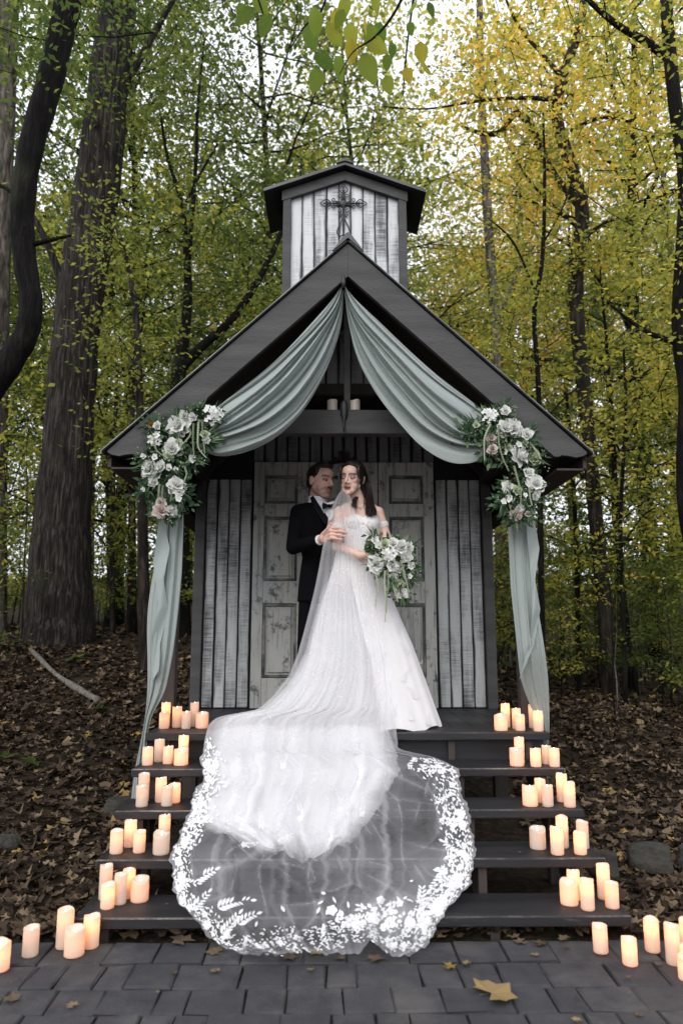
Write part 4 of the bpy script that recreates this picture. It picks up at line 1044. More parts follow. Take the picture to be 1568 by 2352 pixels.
idx = np.arange(n*m).reshape(n, m); nx_ = np.roll(idx, -1, 1)
F = np.stack([idx[:-1], idx[1:], nx_[1:], nx_[:-1]], -1).reshape(-1, 4)
gown = link('gown', npmesh('skirt', P.reshape(-1, 3), F, MT['gown'], smooth=True), bride)
bo = MB(); bo.loft([ring(Y, xc, hw, ry, BYW, by0, .004) for Y, xc, hw, ry in brings if Y >= 690] + [ring(655, 808, 168, .100, BYW, by0, .003)], 30)
for xx in (758, 887): bo.ell(p2(xx, 684, by0-.066), (.063, .057, .060))
bm_ = remesh(bo, .005, 3, 'bodice'); bm_.materials.append(MT['gown']); bod = link('bodice', bm_, gown)
for (a, c, r) in ((s1, e1, .046), (s2_, e2, .043)):
    q0 = a + (c-a)*.40; q1 = a + (c-a)*.60
    MB().tube([q0, (q0*2+q1)/3, (q0+q1*2)/3, q1], [r*.96, r*1.04, r*1.02, r*.90], 18, False).build('sleeve', MT['lace'], gown, True)

def march(px, py, inside, y0=-2.2, y1=1.3, K=700):
    """first point along each sight line that satisfies inside(x, y, z); returns its y"""
    px = np.asarray(px, float).ravel(); py = np.asarray(py, float).ravel(); d = rays(px, py); ys = np.linspace(y0, y1, K)
    out = np.full(len(px), y1)
    for i0 in range(0, len(px), 4000):
        dd = d[i0:i0+4000]; t = (ys[None]-CAM[1])/dd[:, 1:2]
        ins = inside(CAM[0]+dd[:, 0:1]*t, ys[None]+0*t, CAM[2]+dd[:, 2:3]*t, slice(i0, i0+4000))
        k = ins.argmax(1); out[i0:i0+4000] = np.where(ins.any(1), ys[k], y1)
    return out
PRY = [-3, -1.30, -1.165, -1.135, -1.112, 0, .03, 3]; PRZ = [.072, .072, .080, .12, .160, .792, .797, .797]
def stair_y(px, py, off):
    off = np.broadcast_to(off, np.shape(px)).ravel()
    def ins(x, y, z, sl):
        sag = np.where((y < 0) & (y > -1.112), .012*np.sin(np.pi*y/TR)**2, 0)
        return z < np.interp(y, PRY, PRZ) - sag + off[sl][:, None]
    return march(px, py, ins).reshape(np.shape(px))
def rowsmooth(a, w):
    k = np.hanning(w+2)[1:-1]; k /= k.sum(); return np.convolve(np.pad(a, w//2, mode='edge'), k, 'valid')
class Fabric:
    def __init__(s, L, Rr, depth, off, amp, seed, ks, blend=(1600, 1740), sm=9, jit=1.0):
        s.py = np.linspace(L[0][0], L[-1][0], 400)
        jt = sst((s.py-1690)/60)*jit; s.xl = rowsmooth(np.interp(s.py, *zip(*L)), sm) + jt*(3*np.sin(s.py*.085+1)+2.2*np.sin(s.py*.19)+1.5*np.sin(s.py*.37+2)); s.xr = rowsmooth(np.interp(s.py, *zip(*Rr)), sm) + jt*(3*np.sin(s.py*.075)+2.2*np.sin(s.py*.17+2)+1.5*np.sin(s.py*.41))
        s.dep = depth; s.off = off; s.amp = amp; rr = np.random.default_rng(seed); s.ph = rr.uniform(0, 6.28, 12); s.ks = ks; s.blend = blend
    def edges(s, py): return np.interp(py, s.py, s.xl), np.interp(py, s.py, s.xr)
    def fold(s, u, py):
        f = np.zeros(np.broadcast(u, py).shape); w = .016*np.sin(py*.009+s.ph[9]) + .004*np.sin(py*.027+s.ph[8])
        for i, k in enumerate(s.ks): f = f + np.sin(2*np.pi*k*(u+w*(1+.3*i)) + s.ph[i])/(1+.45*i)
        return f
    def S(s, px, py, lift=0.0):
        xl, xr = s.edges(py); u = (px-xl)/np.maximum(xr-xl, 1); f = s.fold(u, py)
        amp = np.interp(py, *zip(*s.amp)); Yu = np.interp(py, *zip(*s.dep)) - .05*np.sin(np.pi*np.clip(u, 0, 1))*np.clip((py-1150)/300, 0, 1) - amp*f
        wr_ = .012*np.sin(px*.045+py*.03+s.ph[5])*np.sin(py*.052-px*.021+s.ph[6]) + .008*np.sin(px*.11+py*.02+s.ph[7])
        edge = np.clip(np.minimum(u, 1-u)*6, 0, 1)
        off = s.off*(.35+.65*edge) + (amp*f*.8 + wr_)*(.25+.75*edge)
        t = sst((py-s.blend[0])/(s.blend[1]-s.blend[0]))
        need = np.asarray(t) > 0
        Yh = np.zeros(np.shape(px)); 
        if need.any(): Yh[need] = np.minimum(stair_y(px[need], py[need], np.maximum(off[need], .004)), -.01)
        Y = Yu*(1-t) + Yh*t - lift
        return at(px, py, Y), u, f
# train of the gown, layered tulle
TL = [(1300,752),(1400,726),(1500,700),(1580,655),(1628,600),(1646,500),(1665,480),(1700,470),(1750,464),(1800,466),(1850,442),(1888,438),(1905,486),(1945,565),(1972,660)]
TRt = [(1300,800),(1400,830),(1500,850),(1580,862),(1640,878),(1700,900),(1735,914),(1765,916),(1800,900),(1860,866),(1920,818),(1950,785),(1972,735)]
train = Fabric(TL, TRt, [(1300,.175),(1400,.115),(1500,.06),(1580,.02),(1640,-.01),(1700,-.03)], .035, [(1300,.002),(1500,.003),(1650,.007),(1750,.011),(1990,.015)], 21, (1.7, 3.1, 5.3, 9.7))
def grid(fab, y0, y1, n, m, warp=None):
    py = np.linspace(y0, y1, n)[:, None]; u = np.linspace(0, 1, m)[None, :]; xl, xr = fab.edges(py); px = xl + (xr-xl)*u; py = np.broadcast_to(py, px.shape).copy()
    if warp is not None: py = warp(px, py)
    return px, py
px, py = grid(train, 1300, 1972, 170, 150, lambda px, py: py + sst((py-1800)/172)*(9*np.sin(px*.055)+7*np.sin(px*.093+1)+4*np.sin(px*.21)))
P, u, f = train.S(px, py)
bot = np.clip((1985-py)/60 + .25*np.sin(px*.09)*np.sin(px*.037+1), 0, 1); dens = np.clip(.95*np.minimum(1, .30+np.minimum(u, 1-u)*7)*(.25+.75*bot) + .035*f, 0, 1)
dens = np.where(py < 1620, dens*np.clip((py-1300)/120, .1, 1), dens)
sheet('train', P, MT['train'], gown, {'dens': dens.ravel()})

# ---------------------------------------------------------------- veil
VL = [(1112,790),(1128,781),(1150,768),(1175,758),(1210,750),(1250,742),(1300,733),(1350,723),(1400,711),(1450,698),(1500,684),(1550,664),(1600,625),(1632,590),(1645,500),(1665,478),(1700,470),(1750,462),(1790,466),(1830,442),(1880,430),(1925,408),(1965,392),(2010,395),(2075,407),(2110,452),(2155,478),(2182,525),(2194,590)]
VR = [(1112,794),(1128,799),(1150,808),(1200,824),(1250,838),(1300,850),(1400,870),(1500,884),(1580,896),(1640,906),(1722,914),(1730,960),(1742,1010),(1762,1048),(1800,1056),(1860,1074),(1920,1087),(1985,1090),(2030,1077),(2070,1046),(2090,1025),(2120,1003),(2165,990),(2188,960),(2194,930)]
veil_f = Fabric(VL, VR, [(1112,.27),(1130,.21),(1160,.15),(1200,.125),(1250,.105),(1300,.095),(1400,.055),(1500,.0),(1580,-.04),(1640,-.06),(1700,-.065)], .055, [(1128,.003),(1300,.003),(1500,.003),(1640,.006),(1760,.012),(1900,.014),(2194,.012)], 33, (5.1, 9.3, 15.7, 23.0), sm=7)
def vwarp(px, py): return py + sst((py-2080)/114)*(3*np.sin(px*.07)+2.4*np.sin(px*.16+1)+1.5*np.sin(px*.33)) - 32*np.exp(-((px-852)/24)**2)*sst((py-2060)/134) - 10*np.exp(-((px-700)/60)**2)*sst((py-2120)/74)
px, py = grid(veil_f, 1112, 2194, 310, 190, vwarp)
P, u, f = veil_f.S(px, py)
edge = np.minimum(u, 1-u)*(veil_f.edges(py)[1]-veil_f.edges(py)[0]); low = sst((py-1650)/120)
border = np.exp(-(np.minimum(edge, np.clip(2194-py, 0, 999))/16)**2)*low
phi = np.arctan2(px-770, py-1560); rad_ = np.hypot(px-770, py-1560)
wis = np.zeros(px.shape)
for k_, (q1_, q2_, q3_, pw) in enumerate(((5.5, .9, .012, 9), (8.3, 1.4, .017, 12), (12.7, .7, .023, 16), (19.0, 1.1, .031, 14))):
    wis = np.maximum(wis, (1-np.abs(np.sin(q1_*phi + q2_*np.sin(rad_*q3_+k_*1.9) + k_*2.1)))**pw*np.clip(.5+.9*np.sin(rad_*.021+phi*3.3+k_*2.4), 0, 1))
dens = .30*(1-low) + .185*low + .19*wis*low + .04*np.sin(phi*6+np.sin(rad_*.02)*1.5)*low + .16*border + np.clip(f, 0, 9)**2*(.018+.03*low) + .12*np.exp(-((edge-3)/5)**2)*(1-low)
CR = [[(470,560),(500,650),(560,710),(650,790),(700,830)],[(700,830),(800,830),(890,800),(990,840)],[(560,890),(700,880),(800,850)],[(370,620),(395,720),(370,830)],[(690,680),(730,780),(700,790)],[(820,670),(850,750)],[(890,620),(960,700),(1040,730),(1000,830)],[(1040,730),(1200,640),(1260,560),(1280,430),(1275,330)],[(960,520),(1020,620),(1020,665)],[(1020,430),(1150,450),(1280,470)],[(1180,450),(1150,540)],[(1225,300),(1190,440)],[(900,470),(1010,510)],[(200,660),(210,800)],[(1150,710),(1200,790)],[(560,710),(640,720),(760,760)],[(620,930),(600,1000),(640,1040)],[(330,560),(420,650),(480,700)]]
cre = np.zeros(px.shape)
for k, c_ in enumerate(CR):
    q = catmull([c3(*p) for p in c_], 40); dd = np.full(px.shape, 1e9); tt = np.zeros(px.shape)
    for i_ in range(40):
        e_ = (px-q[i_][0])**2 + (py-q[i_][1])**2; nr = e_ < dd; tg = q[min(i_+1, 39)]-q[max(i_-1, 0)]
        tt = np.where(nr, i_/39, tt); sd_ = np.where(nr, (px-q[i_][0])*tg[1]-(py-q[i_][1])*tg[0], sd_ if i_ else 0); dd = np.minimum(dd, e_)
    cre = np.maximum(cre, (.75*np.exp(-dd/(1.5+.5*(k % 3))**2) + .42*np.exp(-np.sqrt(dd)/(9+4*(k % 3)))*((sd_ > 0) == (k % 2)))*np.sin(np.pi*np.clip(tt, .02, .98))**.7)
dens = dens + .20*cre*low
bun = np.exp(-((px-890)/95)**2-((py-2105)/50)**2); dens = dens + .35*bun + .10*np.exp(-((px-1010)/60)**2-((py-2020)/70)**2)
veil = sheet('veil', P, MT['tulle'], bride, {'dens': np.clip(dens, 0, .92).ravel()})

# lace: leaves and flowers sewn along the border
lrng = random.Random(17)
class Lace:
    def __init__(s): s.p = []
    def leaf(s, x, y, a, L, W):
        ca, sa = math.cos(a), math.sin(a)
        s.p.append([(x + q*ca - w*sa, y + q*sa + w*ca) for q, w in ((0, 0), (.28*L, W*.42), (.62*L, W*.5), (L, 0), (.62*L, -W*.5), (.28*L, -W*.42))])
    def spray(s, x, y, a, n, L, bend):
        for i in range(n):
            for q in (-1, 1): s.leaf(x, y, a + q*.7, L*(1-.5*i/n), L*.34*(1-.4*i/n))
            a += bend; x += L*.42*math.cos(a); y += L*.42*math.sin(a)
        s.leaf(x, y, a, L*.7, L*.3)
    def flower(s, x, y, r):
        a0 = lrng.uniform(0, 6)
        for k in range(5): s.leaf(x, y, a0 + k*1.2566, r, r*.85)
    def build(s, fn, name, parent, mat='lace', fab=None):
        A = np.array(s.p)
        if fab is not None: xl, xr = fab.edges(A[..., 1]); A = A[((A[..., 0] > xl+1) & (A[..., 0] < xr-1)).all(1)]
        P = fn(A[..., 0].ravel(), A[..., 1].ravel()).reshape(-1, 6, 3)
        ok = np.ptp(P[..., 1], axis=1) < .032; P = P[ok].reshape(-1, 3); F = np.arange(len(P)).reshape(-1, 6)
        o = link(name, npmesh(name, P, F, MT[mat], smooth=False), parent); tag(o, kind='stuff'); return o
outl = [(1700,470,1),(1750,462,1),(1790,466,1),(1830,442,1),(1880,430,1),(1925,408,1),(1965,392,1),(2010,395,1),(2075,407,1),(2110,452,1),(2155,478,1),(2180,535,1),(2188,600,1),(2188,680,1),(2180,760,1),(2160,830,1),(2155,860,1),(2182,900,1),(2186,950,1),(2160,985,1),(2115,1000,1),(2085,1025,1),(2065,1046,1),(2030,1072,1),(1985,1084,1),(1920,1081,1),(1860,1068,1),(1800,1052,1),(1765,1040,1),(1742,1000,1),(1733,960,1)]
O = np.array([(q[1], q[0]) for q in outl], float); seg = np.r_[0, np.cumsum(np.linalg.norm(np.diff(O, axis=0), axis=1))]
cen = np.array((760, 1950.))
def along(sd):
    q = np.array((np.interp(sd, seg, O[:, 0]), np.interp(sd, seg, O[:, 1]))); q2 = np.array((np.interp(sd+4, seg, O[:, 0]), np.interp(sd+4, seg, O[:, 1])))
    t = q2-q; a = math.atan2(t[1], t[0]) if abs(t).sum() > 0 else 0; inw = cen-q; inw /= np.linalg.norm(inw); return q, a, inw
lb = Lace(); sd = 0
while sd < seg[-1]-4:
    q, a, inw = along(sd); heavy = 560 < sd < 1500
    for k in range(10 if heavy else 7):
        d = 2 + 52*lrng.random()**1.7*(1.15 if heavy else .8); x, y = q + inw*d + np.array((lrng.gauss(0, 4), lrng.gauss(0, 4)))
        lb.leaf(x, y, a + lrng.choice((0, math.pi)) + lrng.uniform(-.9, .9), lrng.uniform(5, 12), lrng.uniform(2.2, 4.6))
    if lrng.random() < .22: x, y = q + inw*lrng.uniform(10, 26); lb.flower(x, y, lrng.uniform(8, 13))
    sd += 6.0
def vs_(px, py, lift=.006): return veil_f.S(px, py, lift)[0]
lb.build(vs_, 'lace_border', veil, fab=veil_f)
ls = Lace()
for sd, n, L in ((60, 4, 17), (190, 5, 18), (255, 4, 17), (345, 5, 20), (420, 6, 21), (520, 7, 24), (575, 6, 22), (650, 7, 24), (760, 5, 20), (1060, 5, 20), (1120, 5, 22), (1200, 6, 22), (1270, 6, 22), (1340, 5, 20), (1410, 5, 19), (1480, 5, 18), (1545, 4, 17), (1600, 4, 16), (1660, 4, 15)):
    if sd < seg[-1]: q, a, inw = along(sd); x, y = q + inw*12; ls.spray(x, y, math.atan2(inw[1], inw[0]) + lrng.uniform(-.7, .7), n, L, lrng.uniform(-.14, .14))
for x, y, a, n in ((500, 2085, -.45, 8), (540, 2130, -.9, 6), (450, 2020, -.5, 5), (1030, 2000, 2.4, 6), (1055, 1930, -1.9, 6), (800, 2120, -.3, 6), (960, 2090, -1.2, 6)): ls.spray(x, y, a, n, 23, lrng.uniform(-.1, .1))
for k in range(190):
    x = lrng.gauss(885, 75); y = lrng.gauss(2112, 28)
    if y < 2178 and x < 990: ls.leaf(x, y, lrng.uniform(0, 6.28), lrng.uniform(10, 20), lrng.uniform(5, 9))
for k in range(170):
    y = lrng.uniform(1745, 1935); x = np.interp(y, [1745,1790,1830,1880,1935], [466,470,448,436,412]) + abs(lrng.gauss(0, 22)) + 3
    ls.leaf(x, y, lrng.uniform(0, 6.28), lrng.uniform(7, 15), lrng.uniform(3.5, 6.5))
for k in range(12): ls.flower(lrng.gauss(880, 60), lrng.gauss(2110, 25), lrng.uniform(10, 15))
for k in range(90):
    x = lrng.gauss(1040, 22); y = lrng.gauss(2000, 45)
    if x < 1080: ls.leaf(x, y, lrng.uniform(0, 6.28), lrng.uniform(10, 20), lrng.uniform(5, 9))
ls.build(vs_, 'lace_spray', veil, fab=veil_f)
# lace on the train and the skirt
lt = Lace()
for (x, y, a, n) in ((520,1800,1.2,7),(545,1880,.6,6),(600,1900,-1.4,7),(690,1880,-1.5,8),(500,1730,1.5,6),(650,1760,-1.5,6),(780,1860,-1.2,8),(820,1800,-1.0,7),(560,1940,.2,5),(640,1935,-.5,6),(760,1925,-.6,6),(830,1870,-1.3,6)):
    lt.spray(x, y, a, n, 13, lrng.uniform(-.15, .15)); lt.flower(x, y, 8)
lt.build(lambda px, py: train.S(px, py, .003)[0], 'train_lace', gown)
def skirt_y(px, py):
    def ins(x, y, z, sl):
        cx, cy, rx, ry, t = skirt_par(z); return (((x-cx)/(rx*(1.004+.020*t)))**2 + ((y-cy)/(ry*(1.004+.020*t)))**2 < 1) & (z > .80) & (z < 1.93)
    return march(px, py, ins, -.3, .6, 500)
lk = Lace()
for (x, y, a, n) in ((945,1650,-1.7,8),(955,1600,-1.9,7),(925,1560,-1.3,7),(905,1640,-1.5,6),(935,1500,-1.8,7),(915,1450,-1.6,6),(790,1400,1.5,6),(760,1360,1.4,5),(840,1420,1.5,6),(880,1500,1.4,6),(800,1330,1.5,5),(985,1660,-1.9,5),(965,1540,-1.8,5)):
    lk.spray(x, y, a, n, 9, lrng.uniform(-.12, .12)); lk.flower(x, y, 7)
lk.build(lambda px, py: at(px, py, skirt_y(px, py)), 'skirt_lace', gown)
# bodice lace: front surface of the bodice
bb = Lace()
for k in range(120):
    x, y = c2(lrng.uniform(690, 960), lrng.uniform(655, 860)); bb.leaf(x, y, lrng.uniform(0, 6.28), lrng.uniform(5, 8), lrng.uniform(2, 3))
def bod_y(px, py):
    bc = [Vector(p2(xx, 684, by0-.066)) for xx in (758, 887)]
    zr_ = np.array([p2(800, Y, by0).z for Y, *_ in brings][::-1]); rxr = np.array([hw*MPX(by0)+.008 for _, _, hw, _ in brings][::-1]); ryr = np.array([ry+.008 for *_, ry in brings][::-1]); xr_ = np.array([p2(xc, Y, by0).x for Y, xc, *_ in brings][::-1])
    o_ = np.argsort(zr_)
    def ins(x, y, z, sl):
        cx = np.interp(z, zr_[o_], xr_[o_]); rx = np.interp(z, zr_[o_], rxr[o_]); ry = np.interp(z, zr_[o_], ryr[o_])
        a = ((x-cx)/rx)**2 + ((y-by0)/ry)**2 < 1
        for c in bc: a = a | (((x-c.x)/.067)**2 + ((y-c.y)/.061)**2 + ((z-c.z)/.064)**2 < 1)
        return a
    return march(px, py, ins, -.1, .5, 500)
bb.build(lambda px, py: at(px, py, bod_y(px, py)), 'bodice_lace', gown)

# ---------------------------------------------------------------- bouquet
FBQ = [(1075,868,95,'p'),(1142,902,105,'p'),(1045,962,110,'h'),(940,1035,118,'p'),(1188,978,95,'r'),(1207,893,80,'r'),(1070,1056,88,'r'),(1125,1072,80,'p'),(1090,1142,78,'r'),(1122,1205,108,'g'),(1150,1285,88,'r'),(1000,878,85,'g'),(922,832,66,'s'),(1230,1050,62,'s'),(1218,1140,42,'s'),(1010,1000,70,'g'),(950,880,60,'s')]
SBQ = [[(1010,1090),(1005,1200),(1015,1330),(1008,1530)],[(1030,1100),(1040,1220),(1020,1330),(1020,1450)],[(1140,1000),(1175,1120),(1200,1230),(1210,1330)],[(930,1120),(950,1230),(935,1330),(925,1400)],[(1160,1040),(1165,1130),(1190,1190)],[(1080,1230),(1100,1300),(1120,1360)]]
arrangement('bouquet', "cascading bridal bouquet of white roses and trailing greenery held against the gown", 'bouquet', FBQ, SBQ, c2, -.03, .00076, .024, 1000, 60, 31)
# ================================================================== woods
def rhombs(pos, d, n, L, W):
    t = d/np.linalg.norm(d, axis=1, keepdims=True); b = np.cross(n, t); b /= np.linalg.norm(b, axis=1, keepdims=True)+1e-9
    L = L[:, None]; W = W[:, None]
    V = np.stack([pos, pos+t*L*.45+b*W*.5, pos+t*L, pos+t*L*.45-b*W*.5], 1).reshape(-1, 3)
    return V, np.arange(len(pos)*4).reshape(-1, 4)
def sprays(centres, rad, per, L, rr, flat=.26):
    """leaf sprays round twig ends: flattened clusters"""
    c = np.repeat(centres, per, 0); N = len(c)
    p = c + rr.normal(0, 1, (N, 3))*np.array((rad, rad, rad*flat))
    d = (p-c) + rr.normal(0, rad*.7, (N, 3)) + np.array((0, 0, -rad*.35)); n = rr.normal(0, .55, (N, 3)) + np.array((0, 0, 1.0))
    l = L*rr.uniform(.6, 1.25, N); V, F = rhombs(p, d, n, l, l*rr.uniform(.42, .66, N))
    v = np.clip(np.repeat(rr.uniform(0, .45, len(centres)), per) + rr.beta(2, 2.6, N)*.62 - .02, 0, 1)
    return V, F, v
def gen_tree(seed, H, r0, lo, nl, LL, tw, per, leaf, rad, clear_twigs=False):
    pr = random.Random(seed); rr = np.random.default_rng(seed); mb = MB()
    ph = [pr.uniform(0, 6.28) for _ in range(4)]; bend = H*.022
    tp = lambda t: Vector((bend*(math.sin(3.1*t+ph[0])-math.sin(ph[0])) + bend*.5*math.sin(7*t+ph[1])*t, bend*(math.sin(2.6*t+ph[2])-math.sin(ph[2])) + bend*.5*math.sin(6*t+ph[3])*t, H*t))
    n = 14; mb.tube([tp(i/(n-1)) for i in range(n)], [r0*(1.35 if i == 0 else 1)*(1-.86*(i/(n-1))**.9) for i in range(n)], 7)
    tips = []
    for i in range(nl):
        t = lo + (.97-lo)*((i+pr.random())/nl); a = i*2.4+pr.uniform(-.5, .5); up = pr.uniform(.15, .75)
        L = LL*(1-.55*((t-lo)/(1-lo))**1.5)*pr.uniform(.7, 1.15); p = tp(t); d = Vector((math.cos(a), math.sin(a), up)).normalized(); pts = [p]
        for k in range(5):
            d = (d + Vector((pr.gauss(0, .22), pr.gauss(0, .22), pr.gauss(-.02, .16)))).normalized(); p = p + d*(L/5); pts.append(p)
        rl = r0*(1-.8*t)*.42; mb.tube(pts, [rl*(1-.8*k/5) for k in range(6)], 5)
        for w in range(tw):
            k = pr.uniform(.9, 4.99); q = pts[int(k)].lerp(pts[int(k)+1], k-int(k)); dd = (d + Vector((pr.gauss(0, .8), pr.gauss(0, .8), pr.gauss(0, .4)))).normalized(); l = L*pr.uniform(.15, .34)
            m = q + dd*l*.5 + Vector((0, 0, pr.gauss(0, .05)*l)); e = q + dd*l
            mb.tube([q, m, e], [rl*.34, rl*.24, rl*.14], 3, False); tips += [e] if pr.random() < .75 else [m, e]
        tips.append(pts[-1])
    V, F, v = sprays(np.array([tuple(p) for p in tips]), rad, per, leaf, rr)
    return mb, V, F, v
protos = {}
def proto(key, bark, mat, *a):
    mb, V, F, v = gen_tree(*a); tm = mesh('trunk', mb.v, mb.f, MT[bark], True); cm = npmesh('crown', V, F, MT[mat], v); protos[key] = (tm, cm)
for i in range(4): proto(('u', i), 'bark_mid', 'leaf_green', 40+i, 8.0, .075, .18, 26, 2.7, 8, 32, .100, .20)
for i in range(4): proto(('t', i), 'bark_mid', 'leaf_olive', 60+i, 17.0, .17, .26, 40, 4.4, 9, 19, .160, .36)
for i in range(3): proto(('s', i), 'bark_dark', 'leaf_green', 80+i, 2.6, .018, .12, 16, 1.0, 5, 9, .085, .13)
NAMES = {'u': ('understory_tree', 'tree'), 't': ('tall_tree', 'tree'), 's': ('shrub', 'shrub')}
LBL = {('u', 'leaf_green'): 'slim understory tree with fresh green leaves in the woods', ('u', 'leaf_olive'): 'slim understory tree with olive leaves in the woods', ('u', 'leaf_yellow'): 'slim understory tree with yellow autumn leaves in the woods', ('u', 'leaf_orange'): 'slim understory tree with orange autumn leaves in the woods',
       ('t', 'leaf_green'): 'tall green forest tree standing behind the chapel', ('t', 'leaf_olive'): 'tall olive green forest tree standing behind the chapel', ('t', 'leaf_yellow'): 'tall yellowing forest tree standing behind the chapel', ('t', 'leaf_orange'): 'tall orange forest tree standing behind the chapel',
       ('s', 'leaf_green'): 'low green shrub on the forest floor', ('s', 'leaf_olive'): 'low olive shrub on the forest floor', ('s', 'leaf_yellow'): 'low yellow shrub on the forest floor'}
def plant(kind, i, x, y, s, rz, mat, bark=None):
    nm, cat = NAMES[kind]; z = float(gz(x, y)) - .05
    e = empty(nm, (x, y, z), LBL[(kind, mat)], cat, LBL[(kind, mat)].replace('tree', 'trees').replace('shrub', 'shrubs'), rz); tm, cm = protos[(kind, i)]
    e.scale = (s, s, s)
    for n, me, m in (('trunk', tm, MT[bark] if bark else None), ('crown' if kind != 's' else 'foliage', cm, MT[mat])): link(n, me, e, world=False, mat=m)
    return e
wr_ = random.Random(12); spots = []
def scatter(kind, N, y0, y1, kw, mind, avoid):
    k = 0; tries = 0
    while k < N and tries < 6000:
        tries += 1; y = y0 + (y1-y0)*wr_.random()**.9; x = wr_.uniform(-1, 1)*kw*(y+4.8)
        if avoid(x, y) or any((x-a)**2+(y-b)**2 < mind**2 for a, b in spots): continue
        spots.append((x, y)); k += 1
        u = x/(y+4.8)
        if kind == 's': mat = wr_.choice(['leaf_green', 'leaf_green', 'leaf_olive', 'leaf_yellow'] if u > 0 else ['leaf_green', 'leaf_olive', 'leaf_olive'])
        elif u < -.12: mat = wr_.choice(['leaf_green', 'leaf_green', 'leaf_olive'])
        elif u < .10: mat = wr_.choice(['leaf_green', 'leaf_olive', 'leaf_olive', 'leaf_yellow'])
        else: mat = wr_.choice(['leaf_olive', 'leaf_olive', 'leaf_yellow', 'leaf_yellow', 'leaf_green'] if kind == 'u' else ['leaf_olive', 'leaf_yellow', 'leaf_yellow', 'leaf_orange', 'leaf_olive'])
        s = wr_.uniform(.8, 1.2)
        plant(kind, wr_.randrange(4 if kind != 's' else 3), x, y, s, wr_.uniform(0, 6.28), mat, wr_.choice([None, None, 'bark_dark', 'bark_pale'] if kind == 't' else [None, 'bark_dark']) if kind != 's' else None)
near_chapel = lambda x, y: (abs(x) < 2.2 and y < 4.4)
scatter('u', 20, 4.6, 15, .60, 1.6, lambda x, y: near_chapel(x, y) or (x < 0 and y < 6.8) or (y < 6.5 and abs(x) < 2.6) or (y < 7 and abs(x/(y+4.5)) < .12))
scatter('t', 25, 9, 32, .62, 2.1, lambda x, y: abs(x/(y+4.5)-.0) < .05 and y < 13)
scatter('s', 64, 3.2, 17, .60, .55, lambda x, y: near_chapel(x, y) or (x < 0 and y < 5.5 and x > -3.4) or (x > 0 and y < 4.2))
for i, (x, y, m_) in enumerate(((-1.4, 14.5, 'leaf_green'), (1.3, 16.5, 'leaf_olive'), (2.6, 21, 'leaf_yellow'))): plant('t', i % 4, x, y, 1.22, i*1.3, m_)
for i in range(24):
    sd_ = 1 if i % 4 else -1; y = wr_.uniform(2.2, 8.5); x = wr_.uniform(2.1, .52*(y+4.8)+.4) if sd_ > 0 else -wr_.uniform(3.6, .52*(y+4.8)+1.2)
    plant('s', i % 3, x, y, wr_.uniform(.42, .85), wr_.uniform(0, 6.28), wr_.choice(['leaf_green', 'leaf_green', 'leaf_olive', 'leaf_green', 'leaf_yellow']))
for i in range(46):      # bare whips in the undergrowth
    sd_ = 1 if i % 3 else -1; y = wr_.uniform(2.6, 9); x = sd_*wr_.uniform(2.2 if sd_ > 0 else 3.4, .5*(y+4.8)+.6); z = float(gz(x, y)); hh = wr_.uniform(1.0, 3.2); a = wr_.uniform(0, 6.28); bb_ = wr_.uniform(.02, .16)*hh
    e = empty('bare_stem', (x, y, z), 'thin bare stem rising from the undergrowth', 'stem', 'bare stems in the undergrowth'); m = MB()
    q = [(x + bb_*(t/7)**2*math.cos(a) + .012*math.sin(t*1.9+i), y + bb_*(t/7)**2*math.sin(a), z - .05 + hh*t/7) for t in range(8)]
    m.tube(q, [.009*(1-.8*t/7)+.001 for t in range(8)], 5)
    m.build('stalk', MT[wr_.choice(['bark_mid', 'bark_pale', 'bark_dark'])], e, True)
    m = MB()
    for k in range(1):
        t = wr_.randint(2, 6); p0 = Vector(q[t]); d_ = Vector((wr_.gauss(0, 1), wr_.gauss(0, 1), wr_.uniform(.4, 1.3))).normalized()*hh*.2; m.tube([p0, p0+d_*.5+Vector((0, 0, .01)), p0+d_], [.004, .003, .0015], 4)
    m.build('side_twig', MT['bark_mid'], e, True)
# the wood far behind that reads as one mass
rr = np.random.default_rng(99); nc = 6000
cy = rr.uniform(34, 60, nc); cxn = rr.uniform(-.75, .75, nc)*(cy+4.5); czz = rr.uniform(0, 1, nc)**3.0*20 + .2
V, F, v = sprays(np.stack([cxn, cy, czz + .03*(cy-5)], 1), .75, 12, .34, rr, .6)
o = link('far_wood', npmesh('far_wood', V, F, MT['leaf_olive'], v)); tag(o, 'distant mass of green and yellow woodland foliage behind the trees', 'woodland', kind='stuff')

